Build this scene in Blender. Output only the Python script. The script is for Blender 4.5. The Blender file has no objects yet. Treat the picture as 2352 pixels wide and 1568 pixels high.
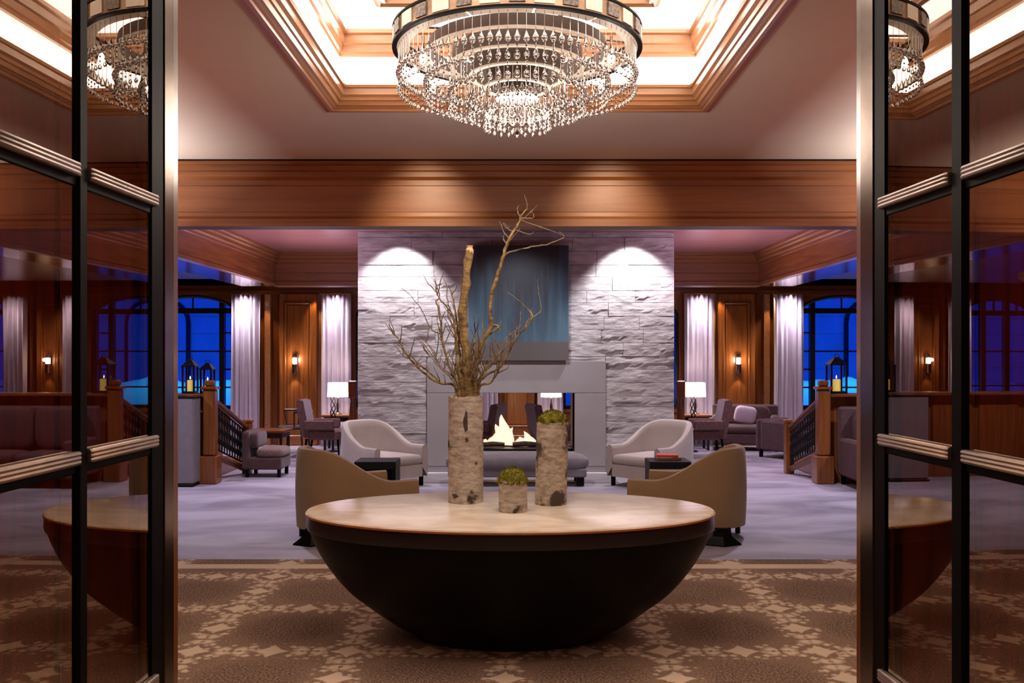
import bpy, math, random
from mathutils import Vector, Matrix, noise
random.seed(7)
PI = math.pi
sc = bpy.context.scene
COL = sc.collection
F = 2150.0          # focal length in pixels of the 2352 px wide frame
CX, HY, EYE = 1188.0, 815.0, 1.67

# ------------------------------------------------------------------ camera, world, lights, exposure
cam_d = bpy.data.cameras.new('camera'); cam = bpy.data.objects.new('camera', cam_d); COL.objects.link(cam)
cam.location = (0, 0, EYE); cam.rotation_euler = (PI/2, 0, 0)
cam_d.sensor_width = 36; cam_d.lens = 36*F/2352
cam_d.shift_x = -(CX-1176)/2352; cam_d.shift_y = (HY-784)/2352
cam_d.clip_start = .05; cam_d.clip_end = 200
sc.camera = cam
sc.view_settings.view_transform = 'Standard'; sc.view_settings.look = 'None'
sc.view_settings.gamma = 1; sc.view_settings.exposure = 0.0; sc.view_settings.use_curve_mapping = False
sc.cycles.use_denoising = True
sc.cycles.max_bounces = 8; sc.cycles.transparent_max_bounces = 16
sc.cycles.caustics_reflective = False; sc.cycles.caustics_refractive = False
sc.cycles.sample_clamp_indirect = 4
w = bpy.data.worlds.new('dusk'); sc.world = w; w.use_nodes = True
w.node_tree.nodes['Background'].inputs[0].default_value = (0.001, 0.024, 0.60, 1)
w.node_tree.nodes['Background'].inputs[1].default_value = 1.4

def lamp(name, kind, loc, energy, color=(1,1,1), size=.1, rot=(0,0,0), spot=None, blend=.5, size_y=None):
    d = bpy.data.lights.new(name, kind); d.energy = energy; d.color = color
    if kind == 'AREA':
        d.size = size
        if size_y: d.shape = 'RECTANGLE'; d.size_y = size_y
    else: d.shadow_soft_size = size
    if kind == 'SPOT': d.spot_size = math.radians(spot); d.spot_blend = blend
    o = bpy.data.objects.new(name, d); o.location = loc; o.rotation_euler = rot; COL.objects.link(o)
    return o
LAV = (.80, .66, 1.0); WARM = (1.0, .72, .46); PINK = (1.0, .72, .80)
for s in (-1, 1):
    lamp('beam_downlight', 'SPOT', (s*.74, 6.80, 3.18), 60, (1.0, .80, .58), .05, (math.radians(58), 0, 0), 75, 1.0)
    # two accent downlights grazing the stone
    lamp('accent_downlight', 'SPOT', (s*1.60-.03, 12.53, 3.36), 215, (.97, .90, 1.0), .03, (math.radians(23), 0, 0), 92, .6)
    # unseen uplights added above the side cornice to brighten the hall ceiling
    lamp('cove_light', 'AREA', (s*3.08, 4.9, 2.40), 210, (1.0, .91, .83), .2, (PI, s*.55, 0), size_y=4.4)
    # wall washing downlights over the lounge sides
    lamp('lounge_downlight', 'SPOT', (s*2.9, 10.4, 3.34), 260, (.90, .80, 1.0), .06, (0, 0, 0), 120, .8)
    lamp('lounge_downlight', 'SPOT', (s*3.1, 14.6, 3.34), 330, (.90, .70, .96), .06, (0, 0, 0), 130, .8)
    lamp('aisle_downlight', 'SPOT', (s*5.6, 11.0, 2.92), 260, (.80, .74, 1.0), .06, (0, 0, 0), 130, .8)
    lamp('aisle_downlight', 'SPOT', (s*6.6, 14.8, 2.92), 120, (.9, .66, .9), .06, (0, 0, 0), 130, .8)
    # fill lights added beside the chimney, no fixture, to lift the lounge ceiling
    lamp('ceiling_wash', 'AREA', (s*3.0, 12.9, 2.3), 60, (.90, .62, .92), .8, (PI, 0, 0), size_y=3.2)
lamp('picture_light', 'SPOT', (0, 11.2, 3.34), 95, (.8, .85, 1.0), .05, (math.radians(46), 0, 0), 75, .9)
lamp('seating_downlight', 'SPOT', (0, 11.2, 3.34), 170, (1.0, .86, .86), .08, (0, 0, 0), 140, .9)
lamp('panel_downlight', 'SPOT', (0, 17.5-.75, 2.8), 70, (1.0, .74, .60), .1, (math.radians(20), 0, 0), 90, .8)  # added fill spot, brightens the wood panel seen through the firebox
for s in (-1, 1): lamp('wall_washer', 'SPOT', (s*2.1, 1.55, 2.95), 42, (1.0, .70, .5), .08, (math.radians(24), 0, 0), 110, .8)  # out-of-view fill spots added so the red door wall boards show
lamp('vestibule_light', 'AREA', (0, -.6, 3.0), 38, (1.0, .74, .55), 1.6, (0, 0, 0))  # unseen lamp added behind the viewer to light the door bars

# ------------------------------------------------------------------ helpers
def X(px, Y): return (px-CX)*Y/F
def Z(py, Y): return EYE-(py-HY)*Y/F
def fY(py): return EYE*F/(py-HY)            # depth of a floor point

class MB:
    def __init__(s): s.v = []; s.f = []
    def add(s, vs, fs):
        n = len(s.v); s.v += [tuple(v) for v in vs]; s.f += [tuple(i+n for i in f) for f in fs]; return s
    def box(s, x0, x1, y0, y1, z0, z1):
        return s.add([(x0,y0,z0),(x1,y0,z0),(x1,y1,z0),(x0,y1,z0),(x0,y0,z1),(x1,y0,z1),(x1,y1,z1),(x0,y1,z1)],
                     [(0,3,2,1),(4,5,6,7),(0,1,5,4),(1,2,6,5),(2,3,7,6),(3,0,4,7)])
    def bbox(s, x0, x1, y0, y1, z0, z1, b=.01):      # box with chamfered edges
        vs = []; idx = {}
        for i, x in enumerate((x0, x1)):
            for j, y in enumerate((y0, y1)):
                for k, z in enumerate((z0, z1)):
                    sx, sy, sz = (1,-1)[i], (1,-1)[j], (1,-1)[k]
                    idx[i,j,k,0] = len(vs); vs.append((x, y+sy*b, z+sz*b))
                    idx[i,j,k,1] = len(vs); vs.append((x+sx*b, y, z+sz*b))
                    idx[i,j,k,2] = len(vs); vs.append((x+sx*b, y+sy*b, z))
        fs = []
        I = idx
        for i in (0,1): fs.append((I[i,0,0,0],I[i,1,0,0],I[i,1,1,0],I[i,0,1,0])[::(1 if i else -1)])
        for j in (0,1): fs.append((I[0,j,0,1],I[1,j,0,1],I[1,j,1,1],I[0,j,1,1])[::(-1 if j else 1)])
        for k in (0,1): fs.append((I[0,0,k,2],I[1,0,k,2],I[1,1,k,2],I[0,1,k,2])[::(1 if k else -1)])
        for i in (0,1):
            for j in (0,1): fs.append((I[i,j,0,0],I[i,j,0,1],I[i,j,1,1],I[i,j,1,0]))
            for k in (0,1): fs.append((I[i,0,k,0],I[i,0,k,2],I[i,1,k,2],I[i,1,k,0]))
        for j in (0,1):
            for k in (0,1): fs.append((I[0,j,k,1],I[0,j,k,2],I[1,j,k,2],I[1,j,k,1]))
        for i in (0,1):
            for j in (0,1):
                for k in (0,1): fs.append((I[i,j,k,0],I[i,j,k,1],I[i,j,k,2]))
        return s.add(vs, fs)
    def lathe(s, prof, n=24, c=(0,0,0), sx=1, sy=1, cap=True):
        vs = []; fs = []
        for r, z in prof:
            for i in range(n):
                a = 2*PI*i/n; vs.append((c[0]+r*sx*math.cos(a), c[1]+r*sy*math.sin(a), c[2]+z))
        for k in range(len(prof)-1):
            for i in range(n):
                j = (i+1) % n; fs.append((k*n+i, k*n+j, (k+1)*n+j, (k+1)*n+i))
        if cap:
            fs.append(tuple(range(n))[::-1]); fs.append(tuple(range((len(prof)-1)*n, len(prof)*n)))
        return s.add(vs, fs)
    def tube(s, pts, rad, n=6, cap=True):
        pts = [Vector(p) for p in pts]
        if not isinstance(rad, (list, tuple)): rad = [rad]*len(pts)
        vs = []; fs = []; up = None
        for k, p in enumerate(pts):
            t = (pts[min(k+1, len(pts)-1)]-pts[max(k-1, 0)]).normalized()
            if up is None:
                up = Vector((0,0,1)) if abs(t.z) < .9 else Vector((1,0,0))
            a = t.cross(up); a.normalize(); b = a.cross(t); up = b
            for i in range(n):
                q = 2*PI*i/n; vs.append(p+(a*math.cos(q)+b*math.sin(q))*rad[k])
        for k in range(len(pts)-1):
            for i in range(n):
                j = (i+1) % n; fs.append((k*n+i, (k+1)*n+i, (k+1)*n+j, k*n+j))
        if cap:
            fs.append(tuple(range(n))); fs.append(tuple(range((len(pts)-1)*n, len(pts)*n))[::-1])
        return s.add(vs, fs)
    def prism(s, poly, axis, a0, a1):           # closed polygon extruded along axis
        def P(u, v, a): return {'x': (a, u, v), 'y': (u, a, v), 'z': (u, v, a)}[axis]
        n = len(poly)
        vs = [P(u, v, a0) for u, v in poly]+[P(u, v, a1) for u, v in poly]
        fs = [(i, (i+1) % n, (i+1) % n+n, i+n) for i in range(n)]+[tuple(range(n))[::-1], tuple(range(n, 2*n))]
        return s.add(vs, fs)
    def grid(s, fn, nu, nv, closed=False):
        vs = [fn(i/nu, j/nv) for j in range(nv+1) for i in range(nu+(0 if closed else 1))]
        w_ = nu if closed else nu+1
        fs = []
        for j in range(nv):
            for i in range(nu):
                k = (i+1) % w_
                fs.append((j*w_+i, j*w_+k, (j+1)*w_+k, (j+1)*w_+i))
        return s.add(vs, fs)
    def mesh(s, name, mat, smooth=False):
        m = bpy.data.meshes.new(name); m.from_pydata(s.v, [], s.f); m.validate(verbose=False)
        import bmesh
        b = bmesh.new(); b.from_mesh(m); bmesh.ops.recalc_face_normals(b, faces=b.faces); b.to_mesh(m); b.free()
        if smooth:
            m.polygons.foreach_set('use_smooth', [True]*len(m.polygons))
            try: m.set_sharp_from_angle(angle=math.radians(40))
            except Exception: pass
        if mat: m.materials.append(mat)
        return m
    def obj(s, name, mat, parent=None, smooth=False, loc=(0,0,0), rz=0):
        return link(name, s.mesh(name, mat, smooth), parent, loc, rz)

def link(name, me, parent=None, loc=(0,0,0), rz=0):
    o = bpy.data.objects.new(name, me); COL.objects.link(o)
    o.parent = parent; o.location = loc; o.rotation_euler = (0, 0, rz)
    return o
def tag(o, label, cat, group=None):
    o['label'] = label; o['category'] = cat
    if group: o['group'] = group
    return o
def thing(name, label, cat, loc=(0,0,0), rz=0, group=None):
    return tag(link(name, None, None, loc, rz), label, cat, group)
def struct(o, label=None):
    o['kind'] = 'structure'
    if label: o['label'] = label
    return o
def sroot(name, loc=(0,0,0), rz=0, label=None): return struct(link(name, None, None, loc, rz), label)
def copy_tree(o, parent=None):
    c = o.copy(); COL.objects.link(c); c.parent = parent
    for ch in list(o.children): copy_tree(ch, c)
    return c
def dup(o, label, loc, rz, group=None, scale=None):
    c = copy_tree(o); c['label'] = label; c.location = loc; c.rotation_euler = (0, 0, rz)
    if group: c['group'] = group
    if scale: c.scale = scale
    return c

# ------------------------------------------------------------------ materials
def mat(name):
    m = bpy.data.materials.new(name); m.use_nodes = True
    nt = m.node_tree; b = nt.nodes['Principled BSDF']; return m, nt, b
def simple(name, col, rough=.5, metal=0, noise_amt=.12, nscale=8, spec=.5, bump=0, coat=0, sheen=0):
    m, nt, b = mat(name); N = nt.nodes; L = nt.links
    b.inputs['Roughness'].default_value = rough; b.inputs['Metallic'].default_value = metal
    b.inputs['Specular IOR Level'].default_value = spec; b.inputs['Coat Weight'].default_value = coat
    b.inputs['Sheen Weight'].default_value = sheen
    tc = N.new('ShaderNodeTexCoord'); nz = N.new('ShaderNodeTexNoise'); nz.inputs['Scale'].default_value = nscale
    nz.inputs['Detail'].default_value = 5; L.new(tc.outputs['Object'], nz.inputs['Vector'])
    cr = N.new('ShaderNodeValToRGB')
    cr.color_ramp.elements[0].position = .3; cr.color_ramp.elements[1].position = .7
    cr.color_ramp.elements[0].color = tuple(c*(1-noise_amt) for c in col)+(1,)
    cr.color_ramp.elements[1].color = tuple(min(1, c*(1+noise_amt)) for c in col)+(1,)
    L.new(nz.outputs['Fac'], cr.inputs[0]); L.new(cr.outputs[0], b.inputs['Base Color'])
    if bump:
        bp = N.new('ShaderNodeBump'); bp.inputs['Strength'].default_value = bump; bp.inputs['Distance'].default_value = .01
        n2 = N.new('ShaderNodeTexNoise'); n2.inputs['Scale'].default_value = nscale*12; n2.inputs['Detail'].default_value = 3
        L.new(tc.outputs['Object'], n2.inputs['Vector'])
        L.new(n2.outputs['Fac'], bp.inputs['Height']); L.new(bp.outputs[0], b.inputs['Normal'])
    return m
def wood(name, c1, c2, axis='x', rough=.3, coat=.3, sc_=1.0):
    m, nt, b = mat(name); N = nt.nodes; L = nt.links
    tc = N.new('ShaderNodeTexCoord'); mp = N.new('ShaderNodeMapping')
    s = {'x': (1.2, 22, 22), 'y': (22, 1.2, 22), 'z': (22, 22, 1.2)}[axis]
    mp.inputs['Scale'].default_value = tuple(v*sc_ for v in s); L.new(tc.outputs['Object'], mp.inputs[0])
    nz = N.new('ShaderNodeTexNoise'); nz.inputs['Scale'].default_value = 1; nz.inputs['Detail'].default_value = 6
    nz.inputs['Roughness'].default_value = .65; nz.inputs['Distortion'].default_value = .6
    L.new(mp.outputs[0], nz.inputs['Vector'])
    cr = N.new('ShaderNodeValToRGB'); e = cr.color_ramp.elements
    e[0].position = .32; e[1].position = .68; e[0].color = c1+(1,); e[1].color = c2+(1,)
    L.new(nz.outputs['Fac'], cr.inputs[0]); L.new(cr.outputs[0], b.inputs['Base Color'])
    b.inputs['Roughness'].default_value = rough; b.inputs['Coat Weight'].default_value = coat; b.inputs['Coat Roughness'].default_value = .15
    bp = N.new('ShaderNodeBump'); bp.inputs['Strength'].default_value = .08; bp.inputs['Distance'].default_value = .004
    L.new(nz.outputs['Fac'], bp.inputs['Height']); L.new(bp.outputs[0], b.inputs['Normal'])
    return m
def emis(name, col, strength):
    m, nt, b = mat(name)
    b.inputs['Base Color'].default_value = col+(1,); b.inputs['Emission Color'].default_value = col+(1,)
    b.inputs['Emission Strength'].default_value = strength
    return m
MW1, MW2 = (.14, .040, .007), (.29, .098, .022)
M = {}
M['beam_x'] = wood('beam_mahogany_x', (.12, .036, .005), (.20, .066, .012), 'x', .5, .0, .7)
M['wood_x'] = wood('mahogany_x', MW1, MW2, 'x')
M['wood_y'] = wood('mahogany_y', (.10, .030, .006), (.21, .072, .018), 'y')
M['wood_z'] = wood('mahogany_z', MW1, MW2, 'z')
M['wood_gloss'] = wood('mahogany_soffit', MW1, MW2, 'y', .12, .8)
M['trim_x'] = wood('coffer_wood_x', (.30, .13, .055), (.46, .22, .10), 'x', .28, .4)
M['trim_y'] = wood('coffer_wood_y', (.30, .13, .055), (.46, .22, .10), 'y', .28, .4)
M['dark_wood'] = wood('dark_panel_wood', (.06, .007, .003), (.22, .026, .012), 'z', .30, .3, .9)
M['plaster'] = simple('ceiling_plaster', (.56, .515, .47), .85, noise_amt=.03, nscale=2)
M['lounge_ceiling'] = wood('lounge_ceiling', (.20, .085, .075), (.31, .15, .13), 'x', .28, .4, .5)
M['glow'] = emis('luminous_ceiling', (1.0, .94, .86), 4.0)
M['bronze'] = simple('bronze', (.16, .115, .09), .2, .95, .1, 30)
M['bronze_dark'] = simple('dark_bronze', (.004, .003, .003), .5, 0, .1, 20, .06)
M['bar_bronze'] = simple('reeded_bronze', (.42, .33, .27), .38, .9, .1, 30)
M['black'] = simple('black_lacquer', (.003, .002, .002), .4, 0, .1, 6, .12)
M['black_wood'] = simple('ebonised_wood', (.018, .012, .011), .3, 0, .2, 6)
M['iron'] = simple('wrought_iron', (.012, .011, .015), .4, .6, .2, 15)
M['cream'] = simple('cream_fabric', (.40, .34, .295), .85, 0, .05, 5, .2, .25, 0, .3)
M['tan'] = simple('tan_fabric', (.27, .165, .085), .8, 0, .05, 5, .2, .25, 0, .3)
M['plum'] = simple('plum_fabric', (.075, .038, .036), .85, 0, .18, 18, .2, .3, 0, .3)
M['plum_light'] = simple('striped_mauve_fabric', (.17, .10, .085), .85, 0, .25, 30, .2, .3, 0, .3)
M['brown_fabric'] = simple('brown_fabric', (.10, .055, .055), .85, 0, .15, 18, .2, .3)
M['grey_fabric'] = simple('grey_fabric', (.20, .18, .19), .8, 0, .08, 10, .2, .25)
M['white_cloth'] = simple('pillow_cloth', (.62, .52, .56), .85, 0, .05, 10, .2)
M['surround'] = simple('smooth_limestone', (.33, .30, .30), .55, 0, .05, 3, .4)
M['hearth'] = simple('hearth_stone', (.24, .22, .23), .5, 0, .08, 3)
M['core'] = simple('mortar', (.20, .18, .18), .9, 0, .2, 9)
M['table_black'] = simple('ebony_block', (.006, .005, .006), .5, 0, .1, 6, .2)
M['lamp_shade'] = emis('lamp_shade', (1.0, .90, .86), 3.0)
M['disc_glow'] = emis('frosted_disc', (1.0, .88, .84), .9)
M['sconce_glass'] = emis('sconce_glass', (1.0, .82, .62), 22)
M['bulb'] = emis('chandelier_bulb', (1.0, .90, .78), 28)
M['candle'] = emis('candle_wax', (1.0, .62, .12), .55)
M['flame'] = emis('flame', (1.0, .62, .34), 7)
m = bpy.data.materials.new('soft_flame'); m.use_nodes = True; nt = m.node_tree; nt.nodes.remove(nt.nodes['Principled BSDF'])
lw = nt.nodes.new('ShaderNodeLayerWeight'); lw.inputs[0].default_value = .35
cr = nt.nodes.new('ShaderNodeValToRGB'); cr.color_ramp.elements[0].color = (1, .80, .55, 1); cr.color_ramp.elements[1].color = (1, .25, .06, 1); cr.color_ramp.elements[1].position = .8
em = nt.nodes.new('ShaderNodeEmission'); em.inputs[1].default_value = 1.5
tp = nt.nodes.new('ShaderNodeBsdfTransparent'); mx = nt.nodes.new('ShaderNodeMixShader')
nt.links.new(lw.outputs['Facing'], cr.inputs[0]); nt.links.new(cr.outputs[0], em.inputs[0])
nt.links.new(lw.outputs['Facing'], mx.inputs[0]); nt.links.new(em.outputs[0], mx.inputs[1]); nt.links.new(tp.outputs[0], mx.inputs[2])
nt.links.new(mx.outputs[0], nt.nodes['Material Output'].inputs[0]); M['soft_flame'] = m
M['white_stone'] = simple('white_top', (.62, .56, .56), .3, 0, .05, 4)
M['red_book'] = simple('red_cover', (.55, .07, .06), .5); M['brown_book'] = simple('brown_cover', (.22, .09, .05), .5)
M['chrome'] = simple('polished_metal', (.5, .45, .42), .15, 1, .05, 10)
M['brass'] = simple('aged_brass', (.30, .20, .13), .3, .85, .15, 25)
M['umber'] = simple('umber_metal', (.075, .045, .032), .5, .3, .15, 20)
M['orange_edge'] = simple('amber_edge', (.46, .17, .04), .3, 0, .1, 12)
M['ivory'] = simple('ivory_panel', (.62, .52, .44), .5, 0, .06, 12)
M['carved'] = simple('carved_panel', (.20, .16, .13), .45, .3, .6, 60, .5, .6)
M['snow'] = simple('snow', (.8, .85, .9), .8, 0, .04, 1)
M['facade'] = simple('stone_facade', (.62, .66, .70), .9, 0, .12, 1.5)
M['char'] = simple('charred_log', (.05, .03, .025), .9, 0, .5, 20)

# stone
def stone_mat(name, c1, c2, bs):
    m, nt, b = mat(name); N = nt.nodes; L = nt.links
    g = N.new('ShaderNodeNewGeometry'); mp = N.new('ShaderNodeMapping'); mp.inputs['Scale'].default_value = (1, 1, 3.2)
    L.new(g.outputs['Position'], mp.inputs[0])
    nz = N.new('ShaderNodeTexNoise'); nz.inputs['Scale'].default_value = 3.2; nz.inputs['Detail'].default_value = 9; nz.inputs['Roughness'].default_value = .6
    L.new(mp.outputs[0], nz.inputs['Vector'])
    cr = N.new('ShaderNodeValToRGB'); e = cr.color_ramp.elements
    e[0].position = .3; e[1].position = .62; e[0].color = c1+(1,); e[1].color = c2+(1,)
    L.new(nz.outputs['Fac'], cr.inputs[0]); L.new(cr.outputs[0], b.inputs['Base Color'])
    bp = N.new('ShaderNodeBump'); bp.inputs['Strength'].default_value = bs; bp.inputs['Distance'].default_value = .03
    L.new(nz.outputs['Fac'], bp.inputs['Height']); L.new(bp.outputs[0], b.inputs['Normal'])
    b.inputs['Roughness'].default_value = .85
    return m
M['stone'] = stone_mat('split_limestone', (.31, .28, .27), (.56, .525, .51), .9)

# birch bark
def bark(name, c1, c2, dark, thr=.60):
    m, nt, b = mat(name); N = nt.nodes; L = nt.links
    tc = N.new('ShaderNodeTexCoord'); mp = N.new('ShaderNodeMapping'); mp.inputs['Scale'].default_value = (5, 5, 14)
    L.new(tc.outputs['Object'], mp.inputs[0])
    nz = N.new('ShaderNodeTexNoise'); nz.inputs['Scale'].default_value = 3; nz.inputs['Detail'].default_value = 8; nz.inputs['Roughness'].default_value = .7
    L.new(mp.outputs[0], nz.inputs['Vector'])
    cr = N.new('ShaderNodeValToRGB'); e = cr.color_ramp.elements
    e[0].position = .33; e[0].color = c1+(1,); e[1].position = .6; e[1].color = c2+(1,)
    L.new(nz.outputs['Fac'], cr.inputs[0])
    n2 = N.new('ShaderNodeTexNoise'); n2.inputs['Scale'].default_value = 6; n2.inputs['Detail'].default_value = 4
    L.new(tc.outputs['Object'], n2.inputs['Vector'])
    c2_ = N.new('ShaderNodeValToRGB'); c2_.color_ramp.elements[0].position = thr; c2_.color_ramp.elements[1].position = thr+.06
    L.new(n2.outputs['Fac'], c2_.inputs[0])
    mx = N.new('ShaderNodeMix'); mx.data_type = 'RGBA'; L.new(c2_.outputs[0], mx.inputs[0])
    L.new(cr.outputs[0], mx.inputs[6]); mx.inputs[7].default_value = dark+(1,)
    L.new(mx.outputs[2], b.inputs['Base Color']); b.inputs['Roughness'].default_value = .8
    bp = N.new('ShaderNodeBump'); bp.inputs['Strength'].default_value = .5; bp.inputs['Distance'].default_value = .01
    L.new(nz.outputs['Fac'], bp.inputs['Height']); L.new(bp.outputs[0], b.inputs['Normal'])
    return m
M['birch'] = bark('birch_bark', (.19, .145, .11), (.46, .385, .31), (.035, .018, .012))
M['birch2'] = bark('silver_birch_bark', (.17, .12, .08), (.46, .38, .29), (.05, .03, .02), .53)
M['branch'] = bark('lichen_bark', (.035, .020, .010), (.30, .19, .06), (.03, .018, .012))
M['branch_pale'] = simple('torn_wood', (.62, .38, .22), .8, 0, .15, 20)
M['twig'] = bark('twig_bark', (.07, .045, .03), (.26, .19, .11), (.04, .025, .018))
M['moss'] = simple('moss', (.22, .19, .02), .95, 0, .7, 40, .2, 1.0)

# table top
def marble():
    m, nt, b = mat('cream_travertine'); N = nt.nodes; L = nt.links
    tc = N.new('ShaderNodeTexCoord'); mp = N.new('ShaderNodeMapping'); mp.inputs['Scale'].default_value = (1.3, 2.4, 1)
    L.new(tc.outputs['Object'], mp.inputs[0])
    nz = N.new('ShaderNodeTexNoise'); nz.inputs['Scale'].default_value = 2.2; nz.inputs['Detail'].default_value = 8; nz.inputs['Distortion'].default_value = .8
    L.new(mp.outputs[0], nz.inputs['Vector'])
    cr = N.new('ShaderNodeValToRGB'); e = cr.color_ramp.elements
    e[0].position = .3; e[0].color = (.58, .46, .34, 1); e[1].position = .65; e[1].color = (.78, .70, .58, 1)
    L.new(nz.outputs['Fac'], cr.inputs[0]); L.new(cr.outputs[0], b.inputs['Base Color'])
    b.inputs['Roughness'].default_value = .14; return m
M['marble'] = marble()

# lounge floor: veined grey carpet
def lounge_floor():
    m, nt, b = mat('mottled_lavender_carpet'); N = nt.nodes; L = nt.links
    tc = N.new('ShaderNodeTexCoord'); mp = N.new('ShaderNodeMapping'); mp.inputs['Scale'].default_value = (.5, .9, 1)
    L.new(tc.outputs['Object'], mp.inputs[0])
    nz = N.new('ShaderNodeTexNoise'); nz.inputs['Scale'].default_value = 1.4; nz.inputs['Detail'].default_value = 7; nz.inputs['Distortion'].default_value = 1.2
    L.new(mp.outputs[0], nz.inputs['Vector'])
    cr = N.new('ShaderNodeValToRGB'); e = cr.color_ramp.elements
    e[0].position = .34; e[0].color = (.19, .175, .215, 1); e[1].position = .62; e[1].color = (.38, .355, .41, 1)
    L.new(nz.outputs['Fac'], cr.inputs[0]); L.new(cr.outputs[0], b.inputs['Base Color'])
    b.inputs['Roughness'].default_value = .62; return m
M['lounge_floor'] = lounge_floor()

class E:                                   # tiny expression builder over math nodes
    nt = None
    def __init__(s, v): s.v = v
    @staticmethod
    def op(o, *a, clamp=False):
        n = E.nt.nodes.new('ShaderNodeMath'); n.operation = o; n.use_clamp = clamp
        for i, q in enumerate(a):
            q = q.v if isinstance(q, E) else q
            if isinstance(q, (int, float)): n.inputs[i].default_value = q
            else: E.nt.links.new(q, n.inputs[i])
        return E(n.outputs[0])
    def __add__(s, o): return E.op('ADD', s, o)
    def __sub__(s, o): return E.op('SUBTRACT', s, o)
    def __mul__(s, o): return E.op('MULTIPLY', s, o)
    def __truediv__(s, o): return E.op('DIVIDE', s, o)
def eabs(a): return E.op('ABSOLUTE', a)
def emin(a, b): return E.op('MINIMUM', a, b)
def emax(a, b): return E.op('MAXIMUM', a, b)
def epow(a, p): return E.op('POWER', a, p)
def below(a, t, soft=.02):                 # 1 where a < t
    return E.op('MULTIPLY_ADD', E.op('SUBTRACT', t, a), 1/soft, .5, clamp=True)
def carpet_mat(border=False):
    m, nt, b = mat('patterned_brown_carpet'+('_border' if border else '')); E.nt = nt; N = nt.nodes; L = nt.links
    g = N.new('ShaderNodeNewGeometry'); sp = N.new('ShaderNodeSeparateXYZ'); L.new(g.outputs['Position'], sp.inputs[0])
    px, py = E(sp.outputs[0]), E(sp.outputs[1])
    def nzz(scale, det=2):
        n = N.new('ShaderNodeTexNoise'); n.inputs['Scale'].default_value = scale; n.inputs['Detail'].default_value = det
        L.new(g.outputs['Position'], n.inputs['Vector']); return E(n.outputs['Fac'])
    wob = (nzz(28)-.5)*.035
    P = .886
    u = (px+.062)/P+wob; v = (py-5.28)/.893+wob
    def wrap(a): return a-E.op('ROUND', a)
    fu, fv = wrap(u), wrap(v)                         # -.5...5
    hu, hv = wrap(u*2)*.5, wrap(v*2)*.5               # half period
    qu, qv = wrap(u*2+.5)*.5, wrap(v*2+.5)*.5         # between the medallions
    def star(a, c, s, p=.75): return below(epow(eabs(a), p)+epow(eabs(c), p), s**p, .03)
    med = emax(star(hu, fv, .125), star(fu, hv, .125))
    # cluster of petals between medallions
    def cluster(a, c):
        a2, c2 = eabs(a), eabs(c)
        body = star(a2-.055, c2-.03, .052, 1.2)
        tips = star(a2-.115, c2-.085, .03, .9)
        dot = below(epow(a2-.05, 2)+epow(c, 2), .00022, .0002)
        bar = below(a2, .009, .004)
        return emax(body, tips)*E.op('SUBTRACT', 1, emax(dot, bar))
    clu = emax(cluster(qu, fv), cluster(qv, fu))
    # small chips scattered in the bands
    vo = N.new('ShaderNodeTexVoronoi'); vo.inputs['Scale'].default_value = 17; vo.inputs['Randomness'].default_value = .65
    L.new(g.outputs['Position'], vo.inputs['Vector'])
    chips = below(E(vo.outputs['Distance']), .33, .12)
    band = below(emin(eabs(fu), eabs(fv)), .15, .03)*E.op('SUBTRACT', 1, below(emin(eabs(fu), eabs(fv)), .0, .01))
    cross = below(eabs(fu)+eabs(fv), .42, .04)
    c = emax(emax(med, clu), chips*band*.75)
    if border:
        line = below(eabs(py-7.40), .075, .02)
        c = emax(c, line)
    fine = nzz(75, 2)
    fieldn = nzz(5, 3)
    r = emin(epow(eabs(fu)-.5, 2)+epow(eabs(fv)-.5, 2), 1)
    blob = below(r+(fieldn-.5)*.06, .10, .09)
    def mix(f, c1, c2):
        n = N.new('ShaderNodeMix'); n.data_type = 'RGBA'; L.new(f.v, n.inputs[0])
        for k, q in ((6, c1), (7, c2)):
            if isinstance(q, tuple): n.inputs[k].default_value = q+(1,)
            else: L.new(q, n.inputs[k])
        return n.outputs[2]
    base = mix(blob, (.19, .112, .074), (.11, .063, .042))
    speck = mix(E.op('MULTIPLY_ADD', fine-.5, 7, .4, clamp=True), base, (.25, .16, .108))
    col = mix(E.op('MULTIPLY', c, .92, clamp=True), speck, (.58, .43, .30))
    L.new(col, b.inputs['Base Color']); b.inputs['Roughness'].default_value = .95; b.inputs['Specular IOR Level'].default_value = .1
    bp = N.new('ShaderNodeBump'); bp.inputs['Strength'].default_value = .4; bp.inputs['Distance'].default_value = .006
    L.new(fine.v, bp.inputs['Height']); L.new(bp.outputs[0], b.inputs['Normal'])
    return m
M['carpet'] = carpet_mat(True)

# curtain
M['curtain'] = simple('mauve_silk_curtain', (.52, .44, .50), .6, 0, .06, 6, .3, 0, 0, .5)
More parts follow.
